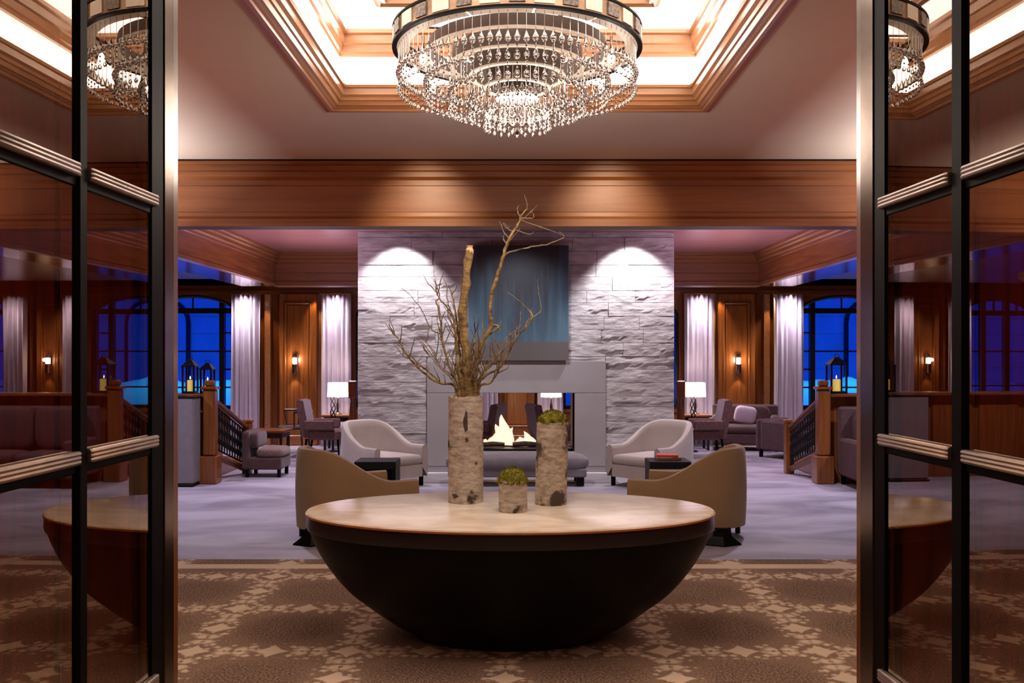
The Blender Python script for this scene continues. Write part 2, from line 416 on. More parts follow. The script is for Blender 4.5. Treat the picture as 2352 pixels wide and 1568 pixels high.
# painting
def painting():
    m, nt, b = mat('blue_grey_brushed_painting'); N = nt.nodes; L = nt.links; E.nt = nt
    tc = N.new('ShaderNodeTexCoord'); mp = N.new('ShaderNodeMapping'); mp.inputs['Scale'].default_value = (9, 9, .8)
    L.new(tc.outputs['Object'], mp.inputs[0])
    nz = N.new('ShaderNodeTexNoise'); nz.inputs['Scale'].default_value = 1.6; nz.inputs['Detail'].default_value = 6; L.new(mp.outputs[0], nz.inputs['Vector'])
    sp = N.new('ShaderNodeSeparateXYZ'); L.new(tc.outputs['Object'], sp.inputs[0])
    x, z = E(sp.outputs[0]), E(sp.outputs[2]); n = E(nz.outputs['Fac'])
    f = E.op('ADD', E.op('SUBTRACT', 1.25, z*.72), (n-.5)*1.1)
    side = eabs(x)*.75
    f = E.op('ADD', f, side-.45)
    f = E.op('MULTIPLY', f, 1.0, clamp=True)
    cr = N.new('ShaderNodeValToRGB'); e = cr.color_ramp.elements
    e[0].position = .12; e[0].color = (.032, .030, .034, 1); e[1].position = .95; e[1].color = (.085, .16, .21, 1)
    k = e.new(.5); k.color = (.050, .090, .125, 1)
    L.new(f.v, cr.inputs[0])
    bot = below(z, .26, .03)
    mx = N.new('ShaderNodeMix'); mx.data_type = 'RGBA'; L.new(bot.v, mx.inputs[0]); L.new(cr.outputs[0], mx.inputs[6]); mx.inputs[7].default_value = (.12, .105, .10, 1)
    L.new(mx.outputs[2], b.inputs['Base Color']); b.inputs['Roughness'].default_value = .45
    return m
M['painting'] = painting()

# glass
def glass(name, tint, refl, ior=1.5, outer=1.0):
    m = bpy.data.materials.new(name); m.use_nodes = True; nt = m.node_tree; N = nt.nodes; L = nt.links
    N.remove(N['Principled BSDF']); out = N['Material Output']
    fr = N.new('ShaderNodeFresnel'); fr.inputs[0].default_value = ior
    gl = N.new('ShaderNodeBsdfGlossy'); gl.inputs['Roughness'].default_value = 0.0; gl.inputs['Color'].default_value = refl+(1,)
    tp = N.new('ShaderNodeBsdfTransparent'); tp.inputs[0].default_value = tint+(1,)
    mx = N.new('ShaderNodeMixShader'); 
    ge = N.new('ShaderNodeNewGeometry'); mu = N.new('ShaderNodeMath'); mu.operation = 'MULTIPLY_ADD'    # only the outer faces reflect
    mu.inputs[1].default_value = -outer; mu.inputs[2].default_value = 1; L.new(ge.outputs['Backfacing'], mu.inputs[0])
    m2 = N.new('ShaderNodeMath'); m2.operation = 'MULTIPLY'; L.new(mu.outputs[0], m2.inputs[0]); L.new(fr.outputs[0], m2.inputs[1])
    L.new(m2.outputs[0], mx.inputs[0]); L.new(tp.outputs[0], mx.inputs[1]); L.new(gl.outputs[0], mx.inputs[2])
    L.new(mx.outputs[0], out.inputs[0]); return m
M['door_glass'] = glass('smoked_door_glass', (.88, .74, .68), (1.0, .86, .73), 3.0)
M['window_glass'] = glass('window_glass', (.9, .95, 1.0), (1, 1, 1), 1.45)
M['crystal'] = glass('crystal', (.90, .87, .85), (1, .98, .96), 2.6, 0.0)

# ------------------------------------------------------------------ dimensions
CZ = 3.23                     # entry hall ceiling
BY = 7.50                     # face of the header beam
LZ = 3.38                     # lounge ceiling
SZ = 2.83                     # soffit level
FWY = 17.5                    # far wall
FPY = 13.0                    # fireplace face
DY = 2.44                     # doorway plane
SFW = FWY/F                   # metres per pixel at the far wall
RW = 10.4                     # half width of the lounge

# ------------------------------------------------------------------ floors
fy0 = 7.66
o = struct(MB().box(-3.4, 3.4, -3.3, fy0, -.1, 0).obj('floor', M['carpet']), 'brown and cream patterned carpet of the entry hall')
o = struct(MB().box(-RW-.2, RW+.2, fy0, FWY+.4, -.1, 0).box(-RW-.2, -3.4, BY, fy0, -.1, 0).box(3.4, RW+.2, BY, fy0, -.1, 0).obj('floor', M['lounge_floor']), 'mottled lavender grey carpet of the lounge')

# ------------------------------------------------------------------ entry hall ceiling with coffer
cx0, cx1, cy0, cy1 = -1.204, 1.212, 3.25, 5.97
KH = (CZ-EYE)/1.93            # ceiling mouldings keep their proportions
def sk(pr): return [(a*KH, EYE+(z-EYE)*KH) for a, z in pr]
b = MB()
b.box(-3.35, cx0, DY, BY+.02, CZ, CZ+.1); b.box(cx1, 3.35, DY, BY+.02, CZ, CZ+.1)
b.box(cx0, cx1, DY, cy0, CZ, CZ+.1); b.box(cx0, cx1, cy1, BY+.02, CZ, CZ+.1)
ceil = struct(b.obj('ceiling', M['plaster']), 'taupe plaster ceiling around the lit coffer')
# coffer mouldings: rings swept round the rectangle; profile (inset from outer edge, z)
def ring(name, x0, x1, y0, y1, prof, parent=None):
    """prof: list of (inset, z) closed polygon; four mitred pieces"""
    out = []
    cs = [(x0, y0, 1, 1), (x1, y0, -1, 1), (x1, y1, -1, -1), (x0, y1, 1, -1)]
    n = len(prof)
    for k in range(4):
        a, c = cs[k], cs[(k+1) % 4]
        vs = [(a[0]+a[2]*i, a[1]+a[3]*i, z) for i, z in prof]+[(c[0]+c[2]*i, c[1]+c[3]*i, z) for i, z in prof]
        fs = [(i, (i+1) % n, (i+1) % n+n, i+n) for i in range(n)]+[tuple(range(n))[::-1], tuple(range(n, 2*n))]
        out.append(MB().add(vs, fs).obj(name, M['trim_x'] if k % 2 == 0 else M['trim_y'], parent))
    return out
tr = sroot('trim_1', label='stepped wooden moulding round the luminous ceiling coffer')
prof1 = sk([(-.02, 3.6), (-.02, 3.6-.012), (.02, 3.6-.02), (.045, 3.6-.02), (.05, 3.6+.0), (.065, 3.6+.002), (.075, 3.6+.012), (.095, 3.6+.014), (.105, 3.6+.045), (.118, 3.6+.048), (.125, 3.6+.07),
         (.145, 3.6+.085), (.15, 3.6+.13), (.165, 3.6+.134), (.172, 3.6+.154), (-.02, 3.6+.154)])
ring('coffer_moulding', cx0, cx1, cy0, cy1, prof1, tr)
ix = .065
prof2 = sk([(.08-.02, 3.985), (.08+.03, 3.985), (.08+.035, 4.01), (.08+.05, 4.02), (.08+.06, 4.07), (.08+.075, 4.08), (.08+.08, 4.14), (.08+.105, 4.15), (.08+.105, 4.18), (.08-.02, 4.18)])
ring('cornice_moulding', cx0, cx1, cy0, cy1, prof2, tr)
ring('inner_frame', -.81, .81, 3.9, 5.37, sk([(0, 4.175), (0, 4.14), (.03, 4.125), (.05, 4.14), (.08, 4.135), (.09, 4.175)]), tr)
cr_ = sroot('ceiling', label='white luminous riser and panel inside the coffer')
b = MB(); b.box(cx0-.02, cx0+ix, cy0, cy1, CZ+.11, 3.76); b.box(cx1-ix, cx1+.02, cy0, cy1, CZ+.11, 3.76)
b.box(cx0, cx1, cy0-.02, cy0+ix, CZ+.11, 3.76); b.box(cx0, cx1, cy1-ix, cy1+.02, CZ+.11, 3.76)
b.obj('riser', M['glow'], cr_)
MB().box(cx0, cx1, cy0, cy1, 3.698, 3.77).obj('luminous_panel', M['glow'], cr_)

# ------------------------------------------------------------------ hall side walls, beam
for s, nm in ((-1, 'left'), (1, 'right')):
    wl = sroot('wall_'+nm, label='dark panelled side wall of the entry hall')
    MB().box(min(s*3.28, s*3.4), max(s*3.28, s*3.4), DY+.1, BY+.02, 0, CZ+.1).obj('backing', M['dark_wood'], wl)
    pm = MB().bbox(min(s*3.22, s*3.285), max(s*3.22, s*3.285), 0, .66, .2, 2.1, .012).mesh('panel', M['wood_z'])
    for k in range(6): link('panel', pm, wl, (0, DY+.3+k*.76, 0))
    MB().prism([(s*3.28, 2.25), (s*3.16, 2.25), (s*2.94, 2.36), (s*2.92, 2.36), (s*2.92, 2.31), (s*3.14, 2.19), (s*3.28, 2.19)], 'y', DY+.15, BY-.05).obj('cornice', M['wood_y'], wl)
# header beam profile (y,z)
prof = [(.02, 3.6), (-.03, 3.6), (-.03, 3.555), (0, 3.55), (0, 3.50), (.02, 3.49), (.02, 3.44), (.05, 3.41), (.05, 3.36), (.06, 3.355),
        (.06, 3.10), (.05, 3.09), (.045, 3.05), (.01, 3.02), (.01, 2.985), (-.01, 2.98), (-.01, 2.945)]
prof = [(BY+a, z) for a, z in sk(prof)]+[(BY+.20, EYE+1.275*KH), (BY+.20, LZ+.05), (BY+.02, LZ+.05)]
tb = sroot('trim_2', label='wide mahogany header beam between hall and lounge')
MB().prism(prof, 'x', -3.35, 3.35).obj('beam', M['beam_x'], tb)
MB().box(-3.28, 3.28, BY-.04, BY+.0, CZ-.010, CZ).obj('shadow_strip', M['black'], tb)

# ------------------------------------------------------------------ lounge shell
struct(MB().box(-4.05, 4.05, BY+.2, 15.72, LZ, LZ+.1).obj('ceiling', M['lounge_ceiling']), 'glossy mauve lit lounge ceiling')
b = MB()
for s in (-1, 1): b.box(min(s*4.6, s*RW), max(s*4.6, s*RW), BY+.2, FWY, 2.96, 3.06)
b.box(-RW, RW, 15.9, FWY, 2.96, 3.06)
struct(b.obj('ceiling', M['wood_x']), 'lower wooden ceiling of the aisles')
for s, nm in ((-1, 'left'), (1, 'right')):
    t = sroot('trim_3' if s < 0 else 'trim_4', label='long mahogany bulkhead with crown moulding, %s of the fireplace' % nm)
    e = s*4.05
    pr = [(e, LZ+.05), (e-s*.12, LZ), (e-s*.12, LZ-.04), (e-s*.085, LZ-.055), (e-s*.085, LZ-.085), (e-s*.05, LZ-.10), (e-s*.045, LZ-.14), (e-s*.02, LZ-.16), (e-s*.02, LZ-.19), (e, LZ-.2),
          (e, SZ+.06), (e-s*.03, SZ+.05), (e-s*.03, SZ+.005), (e, SZ), (e+s*.6, SZ), (e+s*.63, SZ+.02), (e+s*.63, SZ+.06), (e+s*.6, SZ+.07), (e+s*.6, LZ+.05)]
    MB().prism(pr, 'y', BY+.22, 15.72).obj('beam', M['wood_y'], t)
    MB().box(min(e+s*.03, e+s*.57), max(e+s*.03, e+s*.57), BY+.22, 15.7, SZ-.006, SZ+.004).obj('soffit', M['wood_gloss'], t)
    wl = struct(MB().box(min(s*RW, s*(RW+.15)), max(s*RW, s*(RW+.15)), BY+.03, FWY+.3, 0, 3.4).obj('wall_'+nm, M['wood_z']), 'outer %s wall of the lounge' % nm)
    struct(MB().box(min(s*3.36, s*RW), max(s*3.36, s*RW), BY+.04, BY+.2, 0, 3.5).obj('wall_'+nm, M['wood_z']), 'partition wall between hall and %s aisle' % nm)
cb = 15.7
t = sroot('trim_5', label='mahogany cross beam over the far windows')
pr = [(cb, LZ+.05), (cb-.1, LZ), (cb-.1, LZ-.04), (cb-.07, LZ-.05), (cb-.07, LZ-.09), (cb-.03, LZ-.12), (cb-.03, LZ-.16), (cb, LZ-.18),
      (cb, LZ-.33), (cb+.02, LZ-.34), (cb+.02, SZ+.08), (cb-.02, SZ+.07), (cb-.02, SZ), (cb+.35, SZ), (cb+.35, LZ+.05)]
MB().prism(pr, 'x', -4.1, 4.1).obj('beam', M['beam_x'], t)

# ------------------------------------------------------------------ far wall: bays given in metres
def px2x(p): return p*SFW
bays_win = [(105, 372), (640, 862), (1048, 1240)]
tp_z = 2.80
fw = sroot('wall_back', label='far mahogany wall between the windows')
solid = [(0, 105), (372, 640), (862, 1048), (1240, 1278)]
for s in (-1, 1):
    for a, c in solid:
        x0, x1 = sorted((s*px2x(a), s*px2x(c)))
        MB().box(x0, x1, FWY, FWY+.3, 0, 2.97).obj('wall_section', M['wood_z'], fw)
    for a, c in bays_win:
        x0, x1 = sorted((s*px2x(a), s*px2x(c)))
        MB().box(x0, x1, FWY, FWY+.3, 0, .62).obj('window_apron', M['wood_x'], fw)
        MB().box(x0-.03, x1+.03, FWY-.05, FWY+.02, .60, .66).obj('window_sill', M['wood_x'], fw)
MB().box(-RW, RW, FWY-.06, FWY, 2.80, 2.97).obj('frieze', M['wood_x'], fw)
MB().box(-RW, RW, FWY-.09, FWY-.06, 2.83, 2.87).obj('frieze_moulding', M['wood_x'], fw)
# projecting piers with framed panel
def pier(p0, p1, wide=False):
    x0, x1 = px2x(p0), px2x(p1)
    MB().bbox(x0, x1, FWY-.22, FWY, .18, 2.80, .012).obj('pier', M['wood_z'], fw)
    MB().bbox(x0-.02, x1+.02, FWY-.24, FWY, 0, .19, .012).obj('pier_base', M['wood_x'], fw)
    m_ = .10 if x1-x0 > .5 else .06
    a, c, z0, z1 = x0+m_, x1-m_, .34, 2.64
    b = MB(); t_ = .03
    for q in ((a, a+t_, z0, z1), (c-t_, c, z0, z1), (a+t_, c-t_, z0, z0+t_), (a+t_, c-t_, z1-t_, z1)):
        b.bbox(q[0], q[1], FWY-.245, FWY-.21, q[2], q[3], .008)
    b.obj('panel_moulding', M['wood_z'], fw)
    MB().bbox(a+.05, c-.05, FWY-.235, FWY-.21, z0+.05, z1-.05, .01).obj('panel', M['wood_z'], fw)
for s in (-1, 1):
    for a, c in ((455, 540), (912, 978)):
        p = sorted((s*a, s*c)); pier(*p)
    # slim splayed window casings which catch the light
    for a in (445, 564, 988, 1040, 905):
        x0, x1 = sorted((s*px2x(a), s*px2x(a+13)))
        MB().prism([(x0, FWY), (x1, FWY), (x1 if s > 0 else x1, FWY-.10), (x0, FWY-.10)], 'z', 0, 2.8).obj('casing', M['trim_y'], fw)
pier(-42, 40)

# windows
def window(k, s, a, c, variant):
    x0, x1 = sorted((s*px2x(a), s*px2x(c))); W = x1-x0; cxw = (x0+x1)/2
    root = sroot('window_%d' % k, (cxw, FWY+.15, 0))
    h0, h1 = .64, 2.86; hw = W/2; y0, y1 = -.05, .05
    M_ = M['black_wood']
    b = MB(); b.box(-hw, -hw+.06, y0, y1, h0, h1); b.box(hw-.06, hw, y0, y1, h0, h1); b.box(-hw+.06, hw-.06, y0, y1, h0, h0+.08); b.box(-hw+.06, hw-.06, y0, y1, h1-.05, h1)
    b.obj('window_frame', M_, root)
    # arched spandrels
    sp = 2.40; n = 14
    for q in (-1, 1):
        poly = [(q*hw, sp)]
        for i in range(n+1):
            t_ = i/n*PI/2; poly.append((q*hw*math.cos(t_), sp+(h1-.06-sp)*math.sin(t_)))
        poly.append((q*hw*0, h1)); poly.append((q*hw, h1))
        poly = poly[1:]
        MB().prism(poly, 'y', -.09, .02).obj('arch_spandrel', M['wood_x'], root)
        arc = [(q*(hw-.03)*math.cos(i/n*PI/2), -.06, sp+(h1-.09-sp)*math.sin(i/n*PI/2)) for i in range(n+1)]
        MB().tube(arc, .035, 6).obj('arch_frame', M_, root)
    tz = 2.50
    MB().box(-hw+.06, hw-.06, y0-.02, y1, tz-.05, tz+.05).obj('transom', M_, root)
    mull = [-hw*.32, hw*.32] if W > 1.2 else [0]
    if variant: mull = [-hw*.62, hw*.62]
    for q in mull: MB().box(q-.045, q+.045, y0-.02, y1, h0+.08, h1-.05).obj('mullion', M_, root)
    ed = [-hw+.06]+mull+[hw-.06]
    zs = [z for z in (2.09, 1.74, 1.40, 1.06)]
    for i in range(len(ed)-1):
        u0, u1 = ed[i], ed[i+1]; narrow = (u1-u0) < hw*.6
        for j, z in enumerate(zs):
            if not narrow and j % 2 == 0: continue
            MB().box(u0+.04, u1-.04, -.02, .02, z-.014, z+.014).obj('muntin', M_, root)
        if not narrow: MB().box((u0+u1)/2-.012, (u0+u1)/2+.012, -.02, .02, tz+.05, h1-.05).obj('muntin', M_, root)
        MB().box(u0+.02, u1-.02, -.006, .006, h0+.05, tz-.04).obj('pane', M['window_glass'], root)
        MB().box(u0+.02, u1-.02, -.006, .006, tz+.04, h1-.02).obj('pane', M['window_glass'], root)
k = 1
for s in (-1, 1):
    for i, (a, c) in enumerate(bays_win): window(k, s, a, c, i == 1); k += 1

# curtains
def curtain(x0, x1, label, y=FWY-.36, seed=0, tied=0):
    rnd = random.Random(seed); W = x1-x0; nf = max(4, int(W/.085)); ph = rnd.random()*6
    z0, z1 = .02, 2.79
    def fn(u, v):
        z = z1+(z0-z1)*v
        a = u*nf*2*PI+ph
        gather = tied*math.sin(PI*min(1, v*1.15))**2
        x = x0+u*W+.012*math.sin(a*.5+v*2); x = x+(gather*( (x0 if tied > 0 else x1)-x)) if tied else x
        return (x, y+.034*math.sin(a)+.012*math.sin(a*.37+v*3+ph), z)
    b = MB(); b.grid(fn, nf*8, 14)
    o = thing('curtain', label, 'curtain', group='mauve curtains at the far windows')
    c_ = b.obj('drape', M['curtain'], o, True)
    so = c_.modifiers.new('thickness', 'SOLIDIFY'); so.thickness = .008
    MB().box(x0-.02, x1+.02, y-.055, y+.055, z1-.012, z1+.01).obj('curtain_track', M['wood_x'], o)
cl = {('L', 0): 'mauve pleated curtain directly left of the panel seen through the firebox', ('L', 1): 'mauve curtain just left of the fireplace stonework, behind the left table lamp',
      ('L', 2): 'mauve curtain closing the right side of the arched window beyond the left railing', ('L', 3): 'mauve curtain at the far left arched window, seen past the left door',
      ('L', 4): 'outermost mauve curtain on the left of the far wall',
      ('R', 0): 'mauve pleated curtain directly right of the panel seen through the firebox', ('R', 1): 'mauve curtain just right of the fireplace stonework, behind the right table lamp',
      ('R', 2): 'mauve curtain closing the left side of the arched window beyond the right railing', ('R', 3): 'mauve curtain seen through the right glass door',
      ('R', 4): 'outermost mauve curtain on the right of the far wall'}
for s, nm in ((-1, 'L'), (1, 'R')):
    for i, (a, c) in enumerate(((44, 104), (376, 442), (578, 643), (860, 905), (990, 1048))):
        x0, x1 = sorted((s*px2x(a), s*px2x(c)))
        curtain(x0, x1, cl[nm, i], seed=i*3+(s > 0))
        lamp('curtain_downlight', 'SPOT', ((x0+x1)/2, FWY-.62, 2.8), 110 if i != 2 else 130, (.95, .84, 1.0), .14, (math.radians(14), 0, 0), 95, .9)
    for a in (450, 566):
        lamp('casing_light', 'SPOT', (s*px2x(a+8), FWY-.34, 2.78), 26, (1.0, .62, .30), .02, (math.radians(12), 0, 0), 60, .8)

# sconces
def sconce(x, label):
    t = thing('wall_sconce', label, 'wall lamp', (x, FWY-.24, 1.52), group='wall sconces on the far piers')
    MB().bbox(-.045, .045, -.025, 0, -.16, .16, .008).obj('back_plate', M['chrome'], t)
    MB().lathe([(.030, -.20), (.045, -.19), (.045, -.02), (.030, -.01)], 16, (0, -.075, 0)).obj('lower_cup', M['chrome'], t)
    MB().lathe([(.028, -.01), (.034, .0), (.034, .09), (.024, .10)], 16, (0, -.075, 0)).obj('glass_tube', M['sconce_glass'], t)
    MB().lathe([(.036, .10), (.036, .13), (.02, .14)], 16, (0, -.075, 0)).obj('upper_ring', M['chrome'], t)
    lamp('sconce_light', 'POINT', (x, FWY-.42, 1.58), 7, WARM, .03)
    lamp('sconce_downlight', 'SPOT', (x, FWY-.33, 1.30), 5, WARM, .02, (math.radians(6), 0, 0), 80, .6)
sconce(-4.09, 'chrome wall sconce on the pier left of the fireplace')
sconce(4.07, 'chrome wall sconce on the pier right of the fireplace')
sconce(-7.69, 'chrome wall sconce on the outer pier beyond the left door')
sconce(7.69, 'chrome wall sconce on the outer pier seen through the right door')

# ------------------------------------------------------------------ outside
struct(MB().box(-40, 40, FWY+.4, 70, -.3, -.1).obj('ground', M['snow']), 'snow covered ground outside')
def bank(x0, x1, y, h, seed):
    b = MB()
    def fn(u, v):
        x = x0+(x1-x0)*u; a = v*PI
        hh = h*(1+.18*noise.noise(Vector((x*.9, seed, 0)))+.08*noise.noise(Vector((x*3, seed, 3))))
        return (x, y-math.cos(a)*.8, -.12+hh*math.sin(a)**.6)
    b.grid(fn, 60, 10)
    return b
for s in (-1, 1):
    tag(bank(min(s*3.4, s*12), max(s*3.4, s*12), 21.2, 1.22, s).obj('snow_bank', M['snow'], None, True), 'snow bank outside the %s windows' % ('left' if s < 0 else 'right'), 'snow bank')
    lamp('snow_floodlight', 'AREA', (s*7.0, 19.6, 2.6), 55, (.03, .50, 1.0), 1.0, (math.radians(35), 0, 0), size_y=.3)
fac = sroot('facade_wall', label='stone building across the snowy court')
fb = MB(); yF = 27.0
MB().box(-22, 22, yF, yF+.5, -.2, 5.2).obj('wall_section', M['facade'], fac)
for i in range(9):
    z = .3+i*.5
    MB().box(-22, 22, yF-.03, yF, z, z+.46).obj('stone_course', M['facade'], fac)
for xc in (-13.6, -10.1, -6.0, 6.0, 10.1, 13.6):
    poly = [(xc-.7, .5), (xc+.7, .5)]+[(xc+.7*math.cos(a*PI/10), 2.6+.7*math.sin(a*PI/10)) for a in range(11)]
    MB().prism(poly, 'y', yF-.10, yF-.04).obj('arched_recess', M['black_wood'], fac)
    poly = [(xc-.58, .6), (xc+.58, .6)]+[(xc+.58*math.cos(a*PI/10), 2.6+.58*math.sin(a*PI/10)) for a in range(11)]
    MB().prism(poly, 'y', yF-.12, yF-.09).obj('arched_pane', M['facade'], fac)

# ------------------------------------------------------------------ vestibule: doorway wall and shell behind the camera
dw = sroot('wall_front', label='dark red wood wall holding the double doors')
oz = 2.78
for s in (-1, 1):
    x0, x1 = sorted((s*.98, s*3.4)); MB().box(x0, x1, DY+.02, DY+.10, 0, CZ).obj('wall_section', M['dark_wood'], dw)
    pm = MB().bbox(0, .195, -.02, .03, .02, CZ-.02, .006).mesh('board', M['dark_wood'])
    for k in range(12): link('board', pm, dw, (s*.99-(0 if s > 0 else .195)+s*k*.2, DY, 0))
    x0, x1 = sorted((s*.923, s*.985)); MB().bbox(x0, x1, DY, DY+.11, 0, oz, .004).obj('jamb', M['wood_z'], dw)
MB().box(-.98, .98, DY+.02, DY+.10, oz, CZ).obj('wall_section', M['dark_wood'], dw)
vs_ = sroot('wall_vestibule', label='vestibule behind the viewer')
b = MB(); b.box(-3.3, -3.2, -3.2, DY, 0, 3.3); b.box(3.2, 3.3, -3.2, DY, 0, 3.3); b.box(-3.3, 3.3, -3.3, -3.2, 0, 3.3)
b.obj('wall_section', M['dark_wood'], vs_)
MB().box(-3.3, 3.3, -3.3, DY, 3.3, 3.4).obj('vestibule_ceiling', M['dark_wood'], vs_)

# doors: leaf in local coords: u = +x from far (hinge) edge toward the camera, y = out of the face, z up
def door(k, s, ds, hpx, kpx, ub, ui, um, mh, label):
    """plane X = s*(a) leaning; pixel direction kpx gives the heading"""
    ydr = ds*F; hx = s*hpx*ds                            # far edge
    d = Vector((-kpx/F, -1)).normalized()                # heading towards the camera
    ang = math.atan2(d.y, d.x)
    root = sroot('door_%d' % k, (hx, ydr, 0), ang, label)
    fs = 1 if s < 0 else -1                              # side of local y facing the opening: left leaf -> +X
    # heading is -Y; local +y is +X for the left leaf
    Hh = 2.76
    def bx(name, u0, u1, w0, w1, z0, z1, m, bev=.003):
        ww = sorted((fs*w0, fs*w1)); return MB().bbox(u0, u1, ww[0], ww[1], z0, z1, bev).obj(name, m, root)
    # hinge stile: raised bronze strip, deep black rebate
    bx('stile', .0, ub, -.012, .008, .0, Hh, M['bronze'])
    bx('inner_stile', ub+.002, ui, -.008, .006, .0, Hh, M['bronze_dark'])
    ms = [um, um+.34]; edges = [ui]
    for u in ms:
        bx('mullion', u-mh, u+mh, -.008, .010, 0, Hh, M['bronze_dark'], .003); edges += [u-mh, u+mh]
    bx('stile', 1.10, 1.17, -.008, .01, 0, Hh, M['bronze_dark']); edges.append(1.10)
    rz = [.295, .88, 1.462, 2.045, 2.63]
    for i in range(0, len(edges), 2):
        u0, u1 = edges[i], edges[i+1]
        for j, z in enumerate(rz):
            bx('rail', u0, u1, -.008, .004, z-.034, z+.012, M['bronze_dark'])
            # reeded bronze bar: three rounded reeds
            b = MB(); e0 = u0-(.022 if i == 0 else -.004); e1 = u1-.004
            for q in range(3):
                zz = z+.008-q*.0085
                b.tube([(e0, fs*.012, zz), (e0+.01, fs*.014, zz), (e1-.01, fs*.014, zz), (e1, fs*.012, zz)], [.004, .0058, .0058, .004], 8)
            b.box(e0+.004, e1-.004, min(fs*.003, fs*.015), max(fs*.003, fs*.015), z-.014, z+.013)
            b.obj('reeded_bar', M['bar_bronze'], root, True)
        zz = [0]+rz
        for j in range(len(rz)):
            z0 = zz[j]+(.010 if j else 0); z1 = zz[j+1]-.03
            w_ = sorted((fs*-.003, fs*.001)); MB().box(u0-.003, u1+.003, w_[0], w_[1], z0, z1).obj('pane', M['door_glass'], root)
door(1, -1, .001116, 795, 47, .062, .136, .482, .017, 'left bronze framed glass door standing open')
door(2, 1, .001137, 794, -112, .079, .143, .488, .022, 'right bronze framed glass door standing open')

# ------------------------------------------------------------------ chandelier
CHY = 5.055
ch = thing('chandelier', 'large round tiered crystal chandelier hanging in the lit ceiling coffer', 'chandelier', (0, CHY, .152)); ch.scale = (.909, .909, .909)
rimR = .73
MB().lathe([(rimR, 3.478), (rimR, 3.575), (rimR-.015, 3.575), (rimR-.015, 3.478)], 96, cap=False).obj('rim_band', M['brass'], ch, True)
for z_, nm in ((3.474, 'lower_rim'), (3.578, 'upper_rim')):
    MB().lathe([(rimR-.02, z_-.007), (rimR+.008, z_-.007), (rimR+.008, z_+.007), (rimR-.02, z_+.007), (rimR-.02, z_-.007)], 96, cap=False).obj(nm, M['bronze_dark'], ch, True)
npn = 32
def arc_panel(r0, r1, a0, a1, z0, z1, n=3):
    b = MB(); vs = []; fs = []
    for i in range(n+1):
        a = a0+(a1-a0)*i/n; c_, s_ = math.cos(a), math.sin(a)
        vs += [(r0*c_, r0*s_, z0), (r1*c_, r1*s_, z0), (r1*c_, r1*s_, z1), (r0*c_, r0*s_, z1)]
    for i in range(n):
        for q in range(4): fs.append((i*4+q, i*4+(q+1) % 4, (i+1)*4+(q+1) % 4, (i+1)*4+q))
    fs.append((0, 1, 2, 3)); fs.append((n*4+3, n*4+2, n*4+1, n*4)); return b.add(vs, fs)
pa = arc_panel(rimR, rimR+.006, -.075, .075, 3.490, 3.566).mesh('ivory_panel', M['ivory'])
pb = arc_panel(rimR, rimR+.009, -.058, .058, 3.493, 3.563).mesh('carved_square', M['carved'])
for i in range(npn):
    a = 2*PI*i/npn
    link('ivory_panel' if i % 2 else 'carved_square', pa if i % 2 else pb, ch, (0, 0, 0), a)
tiers = [(.70, 3.468, 92, .245), (.54, 3.435, 66, .26), (.40, 3.378, 48, .27), (.285, 3.318, 36, .245), (.195, 3.252, 24, .235), (.11, 3.19, 12, .17)]
prev = 3.60; prevr = rimR
for i, (r, z, n, ln) in enumerate(tiers):
    wd = .06 if i == 0 else .026
    # lit white shelf of the tier, in segments with dark gaps on the widest one
    if i == 0:
        for q in range(12):
            arc_panel(r-wd, r+.015, 2*PI*q/12+.010+.13, 2*PI*(q+1)/12-.010+.13, z+.002, z+.008, 6).obj('shelf_plate', M['ivory'], ch)
    else:
        MB().lathe([(r-wd, z-.004), (r+.004, z-.004), (r+.004, z+.006), (r-wd, z+.006), (r-wd, z-.004)], 64, cap=False).obj('tier_ring', M['ivory'], ch, True)
    rr = r-wd
    if i: zt_ = tiers[i-1][1]+.045; MB().lathe([(rr+.012, z), (rr+.012, zt_), (rr, zt_), (rr, z), (rr+.012, z)], 64, cap=False).obj('tier_drum', M['umber'], ch, True)
    # strand: rod, pear drop, beads
    b = MB()
    b.tube([(0, 0, 0), (0, 0, -ln*.42)], .0016, 5)
    b2 = MB()
    zt = -ln*.42
    b2.lathe([(.001, zt), (.006, zt-.012), (.017, zt-.038), (.018, zt-.048), (.011, zt-.060), (.001, zt-.064)], 8)
    b2.tube([(0, 0, zt+.004), (0, 0, -ln+.015)], .0013, 4)
    for q in range(3):
        zb = zt-.080-q*(ln+zt-.085)/2.2
        if -zb > ln-.025: break
        b2.lathe([(.001, zb+.007), (.007, zb), (.001, zb-.007)], 6)
    b2.lathe([(.001, -ln+.022), (.006, -ln+.016), (.0115, -ln+.004), (.0085, -ln-.005), (.001, -ln-.010)], 8)
    rm = b.mesh('crystal_rod', M['chrome']); cm = b2.mesh('crystal_drop', M['crystal'], True)
    for q in range(n):
        a = 2*PI*(q+.5*(i % 2))/n
        pr_ = (r*math.cos(a), r*math.sin(a), z-.002)
        s_ = link('crystal_strand', rm, ch, pr_, a)
        if True: link('crystal_drop', cm, s_, (0, 0, random.uniform(-.004, .004)))
MB().lathe([(.0, 3.182), (.125, 3.182), (.13, 3.19), (.125, 3.198), (.0, 3.198)], 40, cap=False).obj('base_disc', M['disc_glow'], ch, True)
MB().lathe([(.003, 3.182), (.006, 3.02), (.014, 3.0), (.010, 2.985), (.001, 2.975)], 12).obj('finial', M['bronze'], ch, True)
